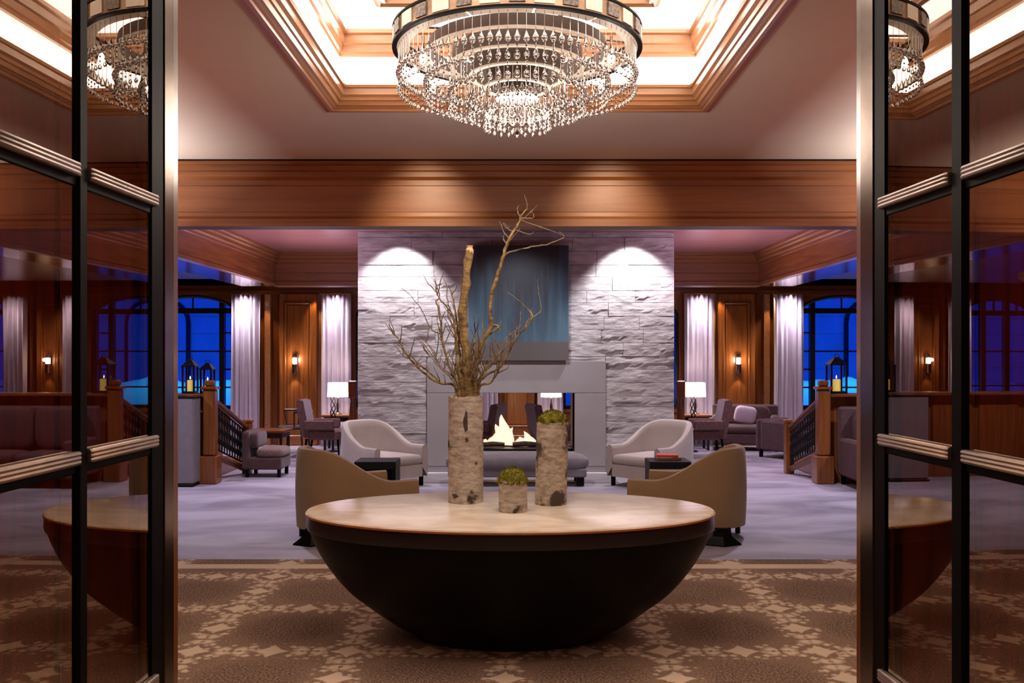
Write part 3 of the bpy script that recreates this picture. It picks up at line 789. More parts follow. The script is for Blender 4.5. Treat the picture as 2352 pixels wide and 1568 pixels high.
for q, a in enumerate([math.radians(g) for g in (0, 30, -30, 180, 150, 210)]):
    r = .61
    MB().lathe([(.005, 0), (.016, .02), (.020, .045), (.012, .075), (.002, .09)], 12, (r*math.cos(a), r*math.sin(a), 3.30)).obj('bulb', M['bulb'], ch, True)
    MB().tube([(r*math.cos(a), r*math.sin(a), 3.39), (r*math.cos(a), r*math.sin(a), 3.46)], .008, 8).obj('bulb_stem', M['brass'], ch)
MB().tube([(0, 0, 3.19), (0, 0, 3.89)], .018, 12).obj('stem', M['bronze'], ch)
for q in range(6):
    a = 2*PI*q/6+.2
    MB().tube([(0, 0, 3.60), (rimR*math.cos(a), rimR*math.sin(a), 3.57)], .007, 6).obj('spoke', M['bronze'], ch)
MB().lathe([(.13, 3.90), (.12, 3.87), (.03, 3.85)], 32).obj('ceiling_rose', M['bronze'], ch, True)
lamp('chandelier_light', 'POINT', (0, CHY, 2.90), 60, (1.0, .84, .70), .3)

# ------------------------------------------------------------------ centre table
TY = 5.56
tb = thing('centre_table', 'oval black bowl shaped centre table with cream stone top', 'table', (-.04, TY, 0))
rx, ry, tz = 1.205, .72, .758
MB().lathe([(.97, tz-.016), (.995, tz-.014), (1.0, tz-.008), (.995, tz-.001), (.985, tz)], 128, sx=rx, sy=ry).obj('table_top', M['marble'], tb, True)
H_ = tz-.105
kp = [(.36, 0), (.43, .010), (.477, .034), (.585, .106), (.692, .197), (.789, .287), (.865, .39), (.925, .494), (.962, .58), (.985, H_)]
prof = [kp[0]]
for i in range(1, len(kp)-1):
    for q in range(3):
        t_ = q/3; p0, p1, p2, p3 = kp[i-1], kp[i], kp[i+1], kp[min(i+2, len(kp)-1)]
        prof.append(tuple(.5*(2*p1[c]+(p2[c]-p0[c])*t_+(2*p0[c]-5*p1[c]+4*p2[c]-p3[c])*t_*t_+(3*p1[c]-p0[c]-3*p2[c]+p3[c])*t_**3) for c in (0, 1)))
prof.append(kp[-1])
MB().lathe(prof, 128, sx=rx, sy=ry).obj('bowl', M['black'], tb, True)
MB().lathe([(.983, H_-.002), (.994, H_+.002), (1.0, H_+.03), (.994, tz-.017), (.97, tz-.016)], 128, sx=rx, sy=ry).obj('apron', M['black_wood'], tb, True)
MB().lathe([(.994, tz-.021), (1.003, tz-.019), (1.003, tz-.009), (.996, tz-.007)], 128, sx=rx, sy=ry, cap=False).obj('edge_band', M['orange_edge'], tb, True)

# birch vessels
def log(nm, label, cat, px, Y, r, h, hollow, m, seed, lean=0):
    root = thing(nm, label, cat, (X(px, Y), Y, tz))
    def fn(u, v):
        a = u*2*PI; z = h*v
        rr = r*(1+.035*noise.noise(Vector((math.cos(a)*1.5, math.sin(a)*1.5, z*4+seed)))+.02*noise.noise(Vector((math.cos(a)*5, math.sin(a)*5, z*14+seed))))
        if v == 1: z += .012*noise.noise(Vector((math.cos(a)*3, math.sin(a)*3, seed)))
        return (rr*math.cos(a)+lean*v, rr*math.sin(a), z)
    b = MB(); b.grid(fn, 40, 20, True)
    if hollow:
        def fi(u, v):
            p = fn(u, 1-v*.5); c = .84; return (lean*(1-v*.5)+(p[0]-lean*(1-v*.5))*c, p[1]*c, p[2])
        b.grid(fi, 40, 6, True)
        b.grid(lambda u, v: tuple(Vector(fn(u, 1)).lerp(Vector(fi(u, 0)), v)), 40, 1, True)
    b.add([fn(i/40, 0) for i in range(40)], [tuple(range(40))])
    if hollow: b.add([fi(i/40, 1) for i in range(40)], [tuple(range(40))])
    b.obj('bark', m, root, True)
    return root
VY = 5.82
vase = log('birch_vase', 'tallest birch bark vase, holding the bare branches', 'vase', 1070, VY, .109, .655, True, M['birch'], 1)
# dark knots on the bark
for k, (a, z, sw, sh) in enumerate(((-1.50, .50, .020, .075), (-1.46, .395, .012, .022), (-2.75, .36, .014, .03), (-2.2, .05, .022, .018), (-.9, .25, .008, .012))):
    b = MB(); n_ = 16
    vs = [(0, 0, .006)]
    for rr_, hh_ in ((.55, .005), (1, -.004)):
        for i in range(n_):
            q = 2*PI*i/n_; f_ = 1+.55*noise.noise(Vector((math.cos(q)*1.6+k*5, math.sin(q)*1.6, k)))
            vs.append((sw*rr_*f_*math.cos(q), sh*rr_*f_*math.sin(q), hh_))
    fs = [(0, 1+i, 1+(i+1) % n_) for i in range(n_)]+[(1+i, 1+n_+i, 1+n_+(i+1) % n_, 1+(i+1) % n_) for i in range(n_)]
    k_ = b.add(vs, fs).obj('knot', M['char'], vase, True)
    k_.location = (.109*math.cos(a), .109*math.sin(a), z); k_.rotation_euler = (PI/2, 0, a+PI/2)
def moss(root, r, z0, h, lean, seed):
    def fn(u, v):
        a = u*2*PI; t_ = v*PI/2
        q = 1+.10*noise.noise(Vector((math.cos(a)*3, math.sin(a)*3, v*4+seed)))+.06*noise.noise(Vector((math.cos(a)*9, math.sin(a)*9, v*12+seed)))
        return (lean+r*q*math.cos(t_)*math.cos(a), r*q*math.cos(t_)*math.sin(a), z0+h*q*math.sin(t_))
    b = MB(); b.grid(fn, 40, 14, True)
    rnd = random.Random(seed)
    for i in range(700):
        u, v = rnd.random(), rnd.random()**1.2; p = Vector(fn(u, v)); nrm = (p-Vector((lean, 0, z0-.02))).normalized()
        t_ = nrm.cross(Vector((rnd.uniform(-1, 1), rnd.uniform(-1, 1), rnd.uniform(-1, 1)))).normalized()
        b.add([p-t_*.003, p+t_*.003, p+nrm*rnd.uniform(.006, .013)+t_*rnd.uniform(-.004, .004)], [(0, 1, 2)])
    o = b.obj('moss', M['moss'], root); o['kind'] = 'stuff'
v2 = log('birch_log_planter', 'tall mossy birch log to the right of the branch vase', 'planter', 1265, 5.74, .098, .50, False, M['birch2'], 5, .012)
moss(v2, .094, .485, .085, .012, 3)
v3 = log('birch_log_planter', 'small short birch log planter with a round moss ball', 'planter', 1178, 5.47, .083, .185, False, M['birch'], 9)
moss(v3, .086, .165, .09, 0, 8)

# branches
def brpts(pts, Y0, dY=0): 
    n = len(pts)
    return [Vector((X(p[0], Y0+dY*i/(n-1)), Y0+dY*i/(n-1), Z(p[1], Y0+dY*i/(n-1)))) for i, p in enumerate(pts)]
def smoothpath(P, r0, r1, seed, sub=5, wob=.004):
    rnd = random.Random(seed); out = []
    n = len(P)
    for i in range(n-1):
        p0, p1, p2, p3 = P[max(i-1, 0)], P[i], P[i+1], P[min(i+2, n-1)]
        for k in range(sub):
            t = k/sub
            out.append(.5*((2*p1)+(p2-p0)*t+(2*p0-5*p1+4*p2-p3)*t*t+(3*p1-p0-3*p2+p3)*t*t*t))
    out.append(P[-1])
    L_ = len(out); R_ = []
    for i in range(L_):
        out[i] = out[i]+Vector((rnd.uniform(-wob, wob), rnd.uniform(-wob, wob), rnd.uniform(-wob, wob)*.5))*(1 if 0 < i < L_-1 else 0)
        R_.append((r0+(r1-r0)*i/(L_-1))*(1+.16*rnd.uniform(-1, 1)))
    return out, R_
def branch(label, pts, r0, r1, dY=0, subs=(), group=None, seed=1, m='branch', name='branch', auto=0):
    P = brpts(pts, VY, dY)
    P[0] = P[0]; 
    # root the stem inside the vase
    P = [Vector((X(1070, VY)+(P[0].x-X(1070, VY))*.3, VY, tz+.36))]+P
    path, R_ = smoothpath(P, r0, r1, seed)
    o = MB().tube(path, R_, 8).obj(name, M[m], None, True); tag(o, label, 'branch', group)
    rnd = random.Random(seed*7)
    for k, (sp, a, c) in enumerate(subs):
        q = brpts(sp, VY+dY*.5, dY*.2)
        # join onto the nearest point of the stem
        j = min(range(len(path)), key=lambda i: (path[i]-q[0]).length); q[0] = path[j].copy()
        pp, rr = smoothpath(q, a, c, seed+k+20)
        MB().tube(pp, rr, 6).obj('twig', M['twig'], o, True)
    for k in range(auto):
        j = rnd.randrange(int(len(path)*.35), len(path)-1); p = path[j]; d = (path[j+1]-path[j]).normalized()
        side = Vector((rnd.uniform(-1, 1), rnd.uniform(-1, 1), .35)).normalized()
        ln = rnd.uniform(.05, .15); d2 = (d*.6+side).normalized()
        q = [p, p+d2*ln*.5+Vector((0, 0, .008)), p+d2*ln+Vector((rnd.uniform(-.02, .02), 0, .03))]
        pp, rr = smoothpath(q, max(r1, .0042), .0016, seed+k+60, 3, .004)
        MB().tube(pp, rr, 5).obj('twig', M['twig'], o, True)
    return o
br = branch('thick upright broken branch with a pale torn top', [(1078, 900), (1068, 800), (1062, 730), (1070, 650), (1078, 575)], .030, .025, .0, seed=3)
MB().lathe([(.024, -.02), (.026, .0), (.018, .018), (.024, .030), (.004, .022)], 9, (X(1078.5, VY), VY, Z(575, VY))).obj('torn_top', M['branch_pale'], br)
branch('tallest crooked branch reaching above the blue painting, with a long side shoot', [(1090, 900), (1092, 850), (1105, 790), (1128, 748), (1126, 690), (1145, 625), (1160, 575), (1172, 545), (1190, 515), (1200, 492), (1212, 478)], .019, .004, -.05,
       [([(1168, 588), (1185, 575), (1230, 565), (1262, 560), (1296, 545)], .006, .0022), ([(1290, 548), (1292, 540), (1284, 532)], .0025, .0015),
        ([(1180, 535), (1165, 525), (1155, 512), (1170, 522)], .004, .0016), ([(1165, 560), (1156, 545), (1160, 535)], .004, .002), ([(1200, 500), (1225, 500), (1222, 486)], .004, .0015),
        ([(1200, 505), (1188, 480), (1192, 472)], .003, .0013), ([(1190, 530), (1215, 538), (1226, 530)], .003, .0012), ([(1128, 750), (1142, 748), (1148, 760)], .010, .005)], seed=5, auto=6)
branch('long thin branch arching low to the left of the vase', [(1052, 895), (1005, 878), (965, 848), (938, 818), (920, 788), (905, 765), (893, 745)], .009, .0025, -.1,
       [([(940, 822), (925, 815), (905, 790)], .004, .0015), ([(965, 850), (950, 822), (938, 812)], .005, .002)], seed=8, auto=5)
branch('slender branch just above the low arching one', [(1048, 890), (1015, 882), (990, 858), (968, 842), (948, 842)], .007, .0025, -.15, (), seed=11, auto=5)
branch('leaning branch whose side shoot points to the upper left', [(1056, 895), (1035, 850), (1020, 800), (1015, 760), (1008, 715), (1000, 690)], .010, .004, .05,
       [([(1015, 770), (990, 755), (970, 715), (945, 680), (920, 660)], .005, .0015), ([(1004, 690), (1010, 675), (996, 655)], .004, .0015)], seed=14, auto=8)
branch('slim branch forking left against the lit stone', [(1062, 895), (1050, 830), (1046, 770), (1038, 720), (1012, 690), (1000, 662)], .011, .003, -.05,
       [([(1040, 730), (1030, 700), (1026, 660), (1018, 635)], .006, .0018)], seed=17, auto=8)
branch('straight slim branch beside the thick broken one', [(1068, 895), (1056, 820), (1052, 760), (1044, 700), (1030, 655)], .012, .003, .1, (), seed=21, auto=8)
branch('thin branch curving right with a drooping hooked end', [(1096, 895), (1112, 865), (1150, 842), (1172, 800), (1190, 770), (1208, 752), (1225, 728)], .010, .004, -.08,
       [([(1225, 728), (1215, 712), (1190, 690), (1165, 670)], .006, .0022), ([(1226, 726), (1242, 712), (1238, 680), (1236, 640)], .004, .0014), ([(1172, 800), (1168, 770), (1170, 745)], .005, .0016)], seed=24, auto=8)
branch('short branch bending right over the mantel', [(1098, 895), (1125, 880), (1145, 850), (1152, 815), (1160, 790)], .010, .003, -.12,
       [([(1140, 860), (1165, 845), (1172, 825)], .005, .0016)], seed=27, auto=8)
branch('gnarled branch rising between the two tallest ones', [(1082, 895), (1085, 840), (1100, 800), (1112, 775), (1128, 765)], .014, .006, .08, (), seed=30, auto=8)
rnd = random.Random(44)
for k in range(14):
    a = rnd.uniform(-1, 1); L_ = rnd.uniform(90, 190)
    x0 = 1070+a*25; pts = [(x0, 895)]
    for q in range(1, 5):
        t_ = q/4; pts.append((x0+a*L_*.55*t_**1.3+rnd.uniform(-8, 8), 895-L_*t_*(1-.25*abs(a))+rnd.uniform(-6, 6)))
    branch('thin bare twig in the dense cluster at the vase mouth', pts, .006, .0015, rnd.uniform(-.25, .25), (), 'thin twigs in the birch vase', 50+k, 'twig', 'branch', 6)

# ------------------------------------------------------------------ fireplace
fp = thing('fireplace', 'tall see-through stone fireplace with smooth grey surround', 'fireplace', (0, FPY, 0))
sF = FPY/F
fx0, fx1 = (822-CX)*sF, (1549-CX)*sF
ox0, ox1 = -136*sF, 132*sF; oz0, oz1 = Z(1037, FPY), Z(902, FPY)
sx0, sx1 = (981-CX)*sF, (1391-CX)*sF; sz1 = Z(828, FPY)
D_ = 1.0
b = MB()
b.box(fx0+.06, ox0-.0, .07, D_, 0, LZ-.01); b.box(ox1, fx1-.06, .07, D_, 0, LZ-.01); b.box(ox0, ox1, .07, D_, oz1, LZ-.01); b.box(ox0, ox1, .07, D_, 0, oz0)
b.obj('core', M['core'], fp)
def rock(w, h, d, rough, seed, nu=None, nv=6):
    nu = nu or max(8, int(w/.05)); b = MB()
    def fn(u, v):
        ins = 0 < u < 1 and 0 < v < 1
        q = noise.noise(Vector((u*w*2.4+seed, v*h*5, seed*.37)))+.5*noise.noise(Vector((u*w*8, v*h*16+seed, 2)))
        chip = max(0, noise.noise(Vector((u*w*2.2+seed*3, 1.3, 7)))+.05)
        jag = .35+.25*noise.noise(Vector((u*w*9, seed, 1)))
        cut = chip*(1 if v < jag else 0)*rough*3.0
        dd = rough*.6*max(-.4, q)+(.003*noise.noise(Vector((u*w*24, v*h*34, seed))) if ins else 0)-cut
        return (u*w, -dd, v*h)
    b.grid(fn, nu, nv)
    n = len(b.v)
    W_ = nu+1
    bd = [i for i in range(W_)]+[W_*j+nu for j in range(1, nv+1)]+[W_*nv+i for i in range(nu-1, -1, -1)]+[W_*j for j in range(nv-1, 0, -1)]
    vs = [(b.v[i][0], d, b.v[i][2]) for i in bd]
    m_ = len(bd); n0 = len(b.v); b.v += vs
    for i in range(m_): b.f.append((bd[i], bd[(i+1) % m_], n0+(i+1) % m_, n0+i))
    return b
rnd = random.Random(12); z = 0; ci = 0
heights = []
while z < LZ-.05:
    h = rnd.choice((.165, .18, .19)) if z > 1.2 else rnd.choice((.15, .17, .19, .20)); h = min(h, LZ-z); heights.append((z, h)); z += h
for (z, h) in heights:
    segs = [(fx0, fx1)]
    if z < sz1:
        segs = [(fx0, sx0-.004), (sx1+.004, fx1)]
        if z+h > sz1+.02: segs.append((sx0, sx1))
    rough = .005 if z > 2.6 else (.012 if z > 1.9 else .020)
    for a, c in segs:
        x = a+.0
        zb = sz1 if a == sx0 else z; hh_ = z+h-zb
        while x < c-.02:
            w_ = rnd.uniform(.42, 1.25)
            if c-x-w_ < .3: w_ = c-x
            g_ = .005
            b = rock(w_-g_, hh_-g_, .075, rough*(.55+.9*rnd.random()), rnd.uniform(0, 50))
            off = rnd.uniform(-.006, .008)
            b.obj('stone_block', M['stone'], fp, False, (x, off, zb+g_*.5))
            x += w_
    for s, xe in ((-1, fx0), (1, fx1)):   # side faces
        for q in range(2):
            y0 = .08+q*.46
            MB().bbox(min(xe, xe-s*.055), max(xe, xe-s*.055), y0, y0+.45, z+.003, z+h-.003, .008).obj('side_stone', M['stone'], fp)
MB().bbox(sx0, sx1, -.035, .075, oz1, sz1, .005).obj('lintel', M['surround'], fp)
MB().bbox(sx0, ox0, -.035, .5, .13, oz1-.004, .005).obj('surround_leg', M['surround'], fp)
MB().bbox(ox1, sx1, -.035, .5, .13, oz1-.004, .005).obj('surround_leg', M['surround'], fp)
MB().bbox(ox0, ox1, -.035, .5, .13, oz0, .005).obj('firebox_sill', M['surround'], fp)
MB().bbox(sx0-.01, sx1+.01, -.06, .08, .0, .045, .005).obj('hearth_edge', M['white_stone'], fp)
MB().bbox(sx0, sx1, -.03, .08, .045, .128, .004).obj('base_course', M['surround'], fp)
MB().box(ox0+.05, ox1-.05, .12, .85, oz0, oz0+.03).obj('burner_tray', M['iron'], fp)
tag(MB().bbox(sx0-.1, sx1+.1, 12.2, FPY-.07, 0, .012, .004).obj('hearth_slab', M['hearth']), 'dark flush hearth slab on the floor before the fireplace', 'hearth')
# logs and flames
rnd = random.Random(5)
for k, (px_, dy_, an) in enumerate(((1130, .35, .2), (1165, .5, -.3), (1205, .4, .15), (1226, .55, 1.2), (1105, .5, .5))):
    xx = (px_-CX)*sF; z_ = oz0+.065
    c_, s_ = math.cos(an)*.17, math.sin(an)*.17
    o = MB().tube([(xx-c_, FPY+dy_-s_, z_), (xx, FPY+dy_, z_+.01), (xx+c_, FPY+dy_+s_, z_)], [.034, .038, .03], 9).obj('fire_log', M['char'], None, True)
    tag(o, ('charred log at the left of the fire bed', 'charred log under the tallest flame', 'charred log right of the tallest flame', 'charred log at the right end of the fire bed, near the mossy log', 'charred log lying behind the branch vase at the far left of the fire')[k], 'log', 'logs in the fire')
fl = thing('fire', 'bright orange white flames burning in the open firebox', 'fire', (0, FPY+.45, oz0+.05))
for k, (px_, hh, ww) in enumerate(((1142, .30, .075), (1158, .44, .085), (1150, .22, .11), (1172, .26, .07), (1130, .17, .06), (1190, .12, .07), (1208, .20, .06), (1222, .15, .05), (1118, .09, .06), (1100, .16, .06))):
    xx = (px_-CX)*sF
    def fn(u, v, xx=xx, hh=hh, ww=ww, k=k):
        a = u*2*PI; rr = ww*(math.sin(PI*min(1, .28+v*.72)))**.8*(1+.25*noise.noise(Vector((math.cos(a), math.sin(a), v*3+k))))
        return (xx+rr*math.cos(a)+.05*math.sin(v*4+k)*v, rr*.6*math.sin(a)+.03*math.cos(k), hh*v)
    MB().grid(fn, 14, 12, True).obj('flame_tongue', M['soft_flame'], fl, True)
lamp('fire_light', 'POINT', (-.15, FPY+.45, oz0+.35), 14, (1.0, .50, .22), .12)
# painting
pt = thing('painting', 'tall blue grey abstract painting standing on the mantel', 'painting', ((1191-CX)*sF, FPY-.075, sz1))
pw, ph = 229*sF/2, Z(565, FPY)-sz1
MB().bbox(-pw, pw, -.02, .025, 0, ph, .004).obj('canvas', M['painting'], pt)
MB().bbox(-pw+.03, pw-.03, .0255, .035, .03, ph-.03, .003).obj('stretcher_frame', M['black_wood'], pt)

# ------------------------------------------------------------------ swoop armchairs
def swoop_chair(fabric, label, loc, rz):
    t = thing('armchair', label, 'armchair', loc, rz, 'swoop back armchairs around the fire')
    Lb, Wd, th = .47, .42, .085          # half length, half width
    def plan(u, off=0):                   # u 0..1 along the shell, returns x,y
        tot_s = Lb+.02; arc = PI*.5*(.45+Wd)*.5*2
        T = tot_s*2+arc; d = u*T
        if d < tot_s: return (Lb-d, -(Wd-off), 0, -1)
        if d > tot_s+arc: return (-.02+(d-tot_s-arc), Wd-off, 0, 1)
        a = (d-tot_s)/arc*PI
        return (-.02-(.45-off)*math.sin(a), -(Wd-off)*math.cos(a), -math.sin(a), -math.cos(a))
    def hgt(x):
        q = max(0, min(1, (.26-x)/.68)); q = q*q*(3-2*q)
        return .535+.30*q
    z0 = .125
    def fn(u, v):
        # cross-section loop: outer bottom -> outer top -> inner top -> inner bottom
        x, y, nx, ny = plan(u); xi, yi, _, _ = plan(u, th); h = hgt(x)
        if v <= .4: q = v/.4; P_ = (x, y, z0+(h-.035-z0)*q)
        elif v <= .6:
            a = (v-.4)/.2*PI; mx, my = (x+xi)/2, (y+yi)/2; c = math.cos(a)
            P_ = (mx+(x-mx)*c, my+(y-my)*c, h-.035+.042*math.sin(a))
        else: q = (v-.6)/.4; P_ = (xi, yi, h-.035+(.26-(h-.035))*q)
        bulge = .012*math.sin(PI*min(1, v/.4)) if v < .4 else 0
        return (P_[0]+nx*bulge, P_[1]+ny*bulge, P_[2])
    b = MB(); nu, nv = 56, 20; b.grid(fn, nu, nv)
    for u in (0, 1): b.add([fn(u, j/nv) for j in range(nv+1)], [tuple(range(nv+1))])
    b.obj('shell', M[fabric], t, True)
    pl = [plan(i/40, th-.005) for i in range(41)]; poly = [(p[0], p[1]) for p in pl]
    MB().prism(poly, 'z', z0, .285).obj('seat_base', M[fabric], t)
    ins = [plan(i/40, th+.006) for i in range(41)]
    poly = [(min(p[0], Lb-.0), p[1]) for p in ins]
    n_ = len(poly); b = MB(); vs = []; fs = []
    cxp = .0
    for lv, (sc__, zz) in enumerate(((.96, .288), (1.0, .315), (1.0, .375), (.95, .41), (.6, .428), (.05, .435))):
        for p in poly: vs.append((cxp+(p[0]-cxp)*sc__, p[1]*sc__, zz))
    for lv in range(5):
        for i in range(n_): fs.append((lv*n_+i, lv*n_+(i+1) % n_, (lv+1)*n_+(i+1) % n_, (lv+1)*n_+i))
    fs.append(tuple(range(n_))); fs.append(tuple(range(5*n_, 6*n_)))
    b.add(vs, fs).obj('seat_cushion', M[fabric], t, True)
    for sx_ in (-1, 1):
        for sy_ in (-1, 1):
            x_ = .42 if sx_ > 0 else -.37; y_ = sy_*(.36 if sx_ > 0 else .24)
            MB().prism([(x_-.02, y_-.02), (x_+.02, y_-.02), (x_+.02, y_+.02), (x_-.02, y_+.02)], 'z', 0, z0+.01).obj('leg', M['black'], t)
    return t
D2 = math.radians
swoop_chair('tan', 'tan swoop back armchair left of the oval table, back turned to the viewer', (-1.53, 8.62, 0), D2(30)).scale = (1.05, 1, 1)
swoop_chair('tan', 'tan swoop back armchair right of the oval table, back turned to the viewer', (1.62, 8.72, 0), D2(157)).scale = (1.05, 1, 1)
swoop_chair('cream', 'cream swoop back armchair by the left stonework, open towards the viewer', (-1.80, 12.05, 0), D2(-44)).scale = (1.05, 1, .97)
swoop_chair('cream', 'cream swoop back armchair by the right stonework, open towards the viewer', (1.80, 12.05, 0), D2(224)).scale = (1.05, 1, .97)
# dark pedestals below the near chairs
for s, lb in ((-1, 'low black flared floor stand beside the left tan armchair'), (1, 'low black flared floor stand beside the right tan armchair')):
    t = thing('floor_stand', lb, 'stand', (1.80*s if s > 0 else -1.80, 8.22, 0))
    MB().lathe([(.17, 0), (.17, .012), (.12, .05), (.085, .08), (.075, .125)], 4, sx=1, sy=.5).obj('base', M['black'], t)
    MB().bbox(-.06, .06, -.03, .03, .125, .15, .004).obj('cap', M['black'], t)

# side tables
def nest(s):
    nm = 'left' if s < 0 else 'right'
    xc = -1.535 if s < 0 else 1.655; y = 10.3
    t = thing('side_table', 'black square side table between the two armchairs on the %s' % nm, 'side table', (xc, y, 0))
    MB().bbox(-.225, .225, -.2, .2, .435, .52, .006).obj('table_top', M['table_black'], t)
    for a in (-1, 1):
        MB().bbox(a*.2-.022, a*.2+.022, -.2, .2, .0, .435, .004).obj('side_panel', M['black'], t)
    if s < 0: MB().bbox(-.178, .178, .1, .18, .05, .435, .004).obj('back_panel', M['black'], t)
nest(-1); nest(1)
tag(MB().bbox(-.13, .13, -.09, .09, 0, .034, .004).obj('book', M['brown_book'], None, False, (1.66, 10.3, .52), .08), 'brown book lying under the red one on the right side table', 'book')
tag(MB().bbox(-.115, .115, -.08, .08, 0, .026, .004).obj('book', M['red_book'], None, False, (1.65, 10.3, .554), -.06), 'red book lying on top of the brown book', 'book')

# ottoman
t = thing('ottoman', 'long grey upholstered ottoman on black feet before the fire', 'ottoman', (0, 12.12, 0))
def cushion(x0, x1, y0, y1, z0, z1, m, par, name='cushion', b_=.04, crown=.02):
    def fn(u, v):
        a = u*2*PI; c_, s_ = math.cos(a), math.sin(a); p = .32
        ex = math.copysign(abs(c_)**p, c_); ey = math.copysign(abs(s_)**p, s_)
        t_ = v*PI-PI/2; q = abs(math.cos(t_))**.35; zz = math.copysign(abs(math.sin(t_))**.6, math.sin(t_))
        return ((x0+x1)/2+(x1-x0)/2*ex*q, (y0+y1)/2+(y1-y0)/2*ey*q, (z0+z1)/2+(z1-z0)/2*zz+crown*(1-max(abs(ex), abs(ey))*q)*(1 if zz > 0 else 0))
    o = MB().grid(fn, 32, 12, True).obj(name, m, par, True); return o
cushion(-.92, .92, -.30, .30, .19, .40, M['grey_fabric'], t, 'seat_cushion')
MB().bbox(-.88, .88, -.27, .27, .12, .23, .015).obj('base', M['grey_fabric'], t)
for a in (-1, 1):
    for c in (-1, 1): MB().bbox(a*.80-.05, a*.80+.05, c*.22-.035, c*.22+.035, .012, .13, .006).obj('foot', M['black'], t)

# ------------------------------------------------------------------ railings, newels, half walls
def rail_set(s):
    nm = 'left' if s < 0 else 'right'
    sgn = s
    nx = -4.0 if s < 0 else 3.985; ny = 12.2
    t = thing('stair_railing', 'mahogany stair railing with iron lattice on the %s of the lounge' % nm, 'railing', (0, 0, 0))
    MB().bbox(nx-.115, nx+.115, ny-.115, ny+.115, 0, .36, .012).obj('newel_plinth', M['wood_z'], t)
    MB().bbox(nx-.08, nx+.08, ny-.08, ny+.08, .36, 1.22, .02).obj('newel_post', M['wood_z'], t)
    MB().bbox(nx-.10, nx+.10, ny-.10, ny+.10, 1.22, 1.26, .01).obj('newel_cap', M['wood_x'], t)
    MB().bbox(nx-.06, nx+.06, ny-.06, ny+.06, 1.26, 1.34, .02).obj('newel_finial', M['wood_z'], t)
    lx = (568-CX)/F*13.2 if s < 0 else (1812-CX)/F*13.2; ly = 13.2
    MB().bbox(lx-.06, lx+.06, ly-.06, ly+.06, 0, .72, .01).obj('end_post', M['wood_z'], t)
    MB().bbox(lx-.075, lx+.075, ly-.075, ly+.075, .72, .76, .008).obj('end_cap', M['wood_x'], t)
    A = Vector((nx, ny+.08, 1.10)); B = Vector((lx, ly-.06, .66)); C_ = Vector((nx, ny+.08, .46)); D_ = Vector((lx, ly-.06, .07))
    MB().tube([A, B], .033, 8).obj('handrail', M['wood_y'], t, True)
    MB().tube([C_+Vector((0, 0, -.1)), D_+Vector((0, 0, -.0))], .045, 4).obj('stringer', M['wood_y'], t)
    MB().tube([A-Vector((0, 0, .07)), B-Vector((0, 0, .07))], .012, 6).obj('iron_top_bar', M['iron'], t)
    MB().tube([C_, D_+Vector((0, 0, .07))], .012, 6).obj('iron_bottom_bar', M['iron'], t)
    for k in range(13):
        q = (k+.5)/13; a = (A-Vector((0, 0, .07))).lerp(B-Vector((0, 0, .07)), q); c = C_.lerp(D_+Vector((0, 0, .07)), q)
        MB().tube([a, c], .010, 6).obj('baluster', M['iron'], t)
        b = MB()
        for h_ in (.22, .5, .78):
            m_ = a.lerp(c, h_); dirv = (B-A).normalized()*.030
            lp = [m_+dirv*math.cos(i/10*2*PI)+Vector((0, 0, .055*math.sin(i/10*2*PI))) for i in range(11)]
            b.tube(lp, .006, 5)
        b.obj('scroll', M['iron'], t)
    # half wall with ledge
    x0, x1 = sorted((nx+s*.1, s*7.6))
    hwl = thing('half_wall', 'wood capped low partition beside the %s newel post' % nm, 'partition', (0, 0, 0))
    MB().box(x0, x1, 12.28, 12.42, 0, 1.12).obj('panel_body', M['wood_z'], hwl)
    MB().bbox(x0-.02, x1, 12.16, 12.50, 1.12, 1.165, .01).obj('ledge', M['wood_x'], hwl)
    for k in range(5):
        xa = nx+s*(.25+k*.68); a_, c_ = sorted((xa, xa+s*.58)); MB().bbox(a_, c_, 12.255, 12.29, .2, 1.0, .01).obj('panel', M['wood_z'], hwl)
    # three steps behind
    st = thing('staircase', 'short flight of steps behind the %s railing' % nm, 'stairs', (0, 0, 0))
    for k in range(3):
        a_, c_ = sorted((nx+s*(.10+.30*k), nx+s*2.6)); MB().bbox(a_, c_, 12.6, 14.0, .16*k, .16*(k+1), .01).obj('step', M['wood_x'], st)
rail_set(-1); rail_set(1)

# upholstered pieces at the sides
t = thing('screen_panel', 'tall grey upholstered banquette end against the left partition', 'banquette', (-4.60, 11.85, 0))
MB().bbox(-.05, .50, 0, .28, .03, 1.13, .02).obj('back', M['grey_fabric'], t)
MB().bbox(-.05, .50, -.02, .29, 0, .03, .004).obj('plinth', M['black'], t)
MB().bbox(-.065, .515, -.01, .285, 1.13, 1.15, .004).obj('top_trim', M['black_wood'], t)

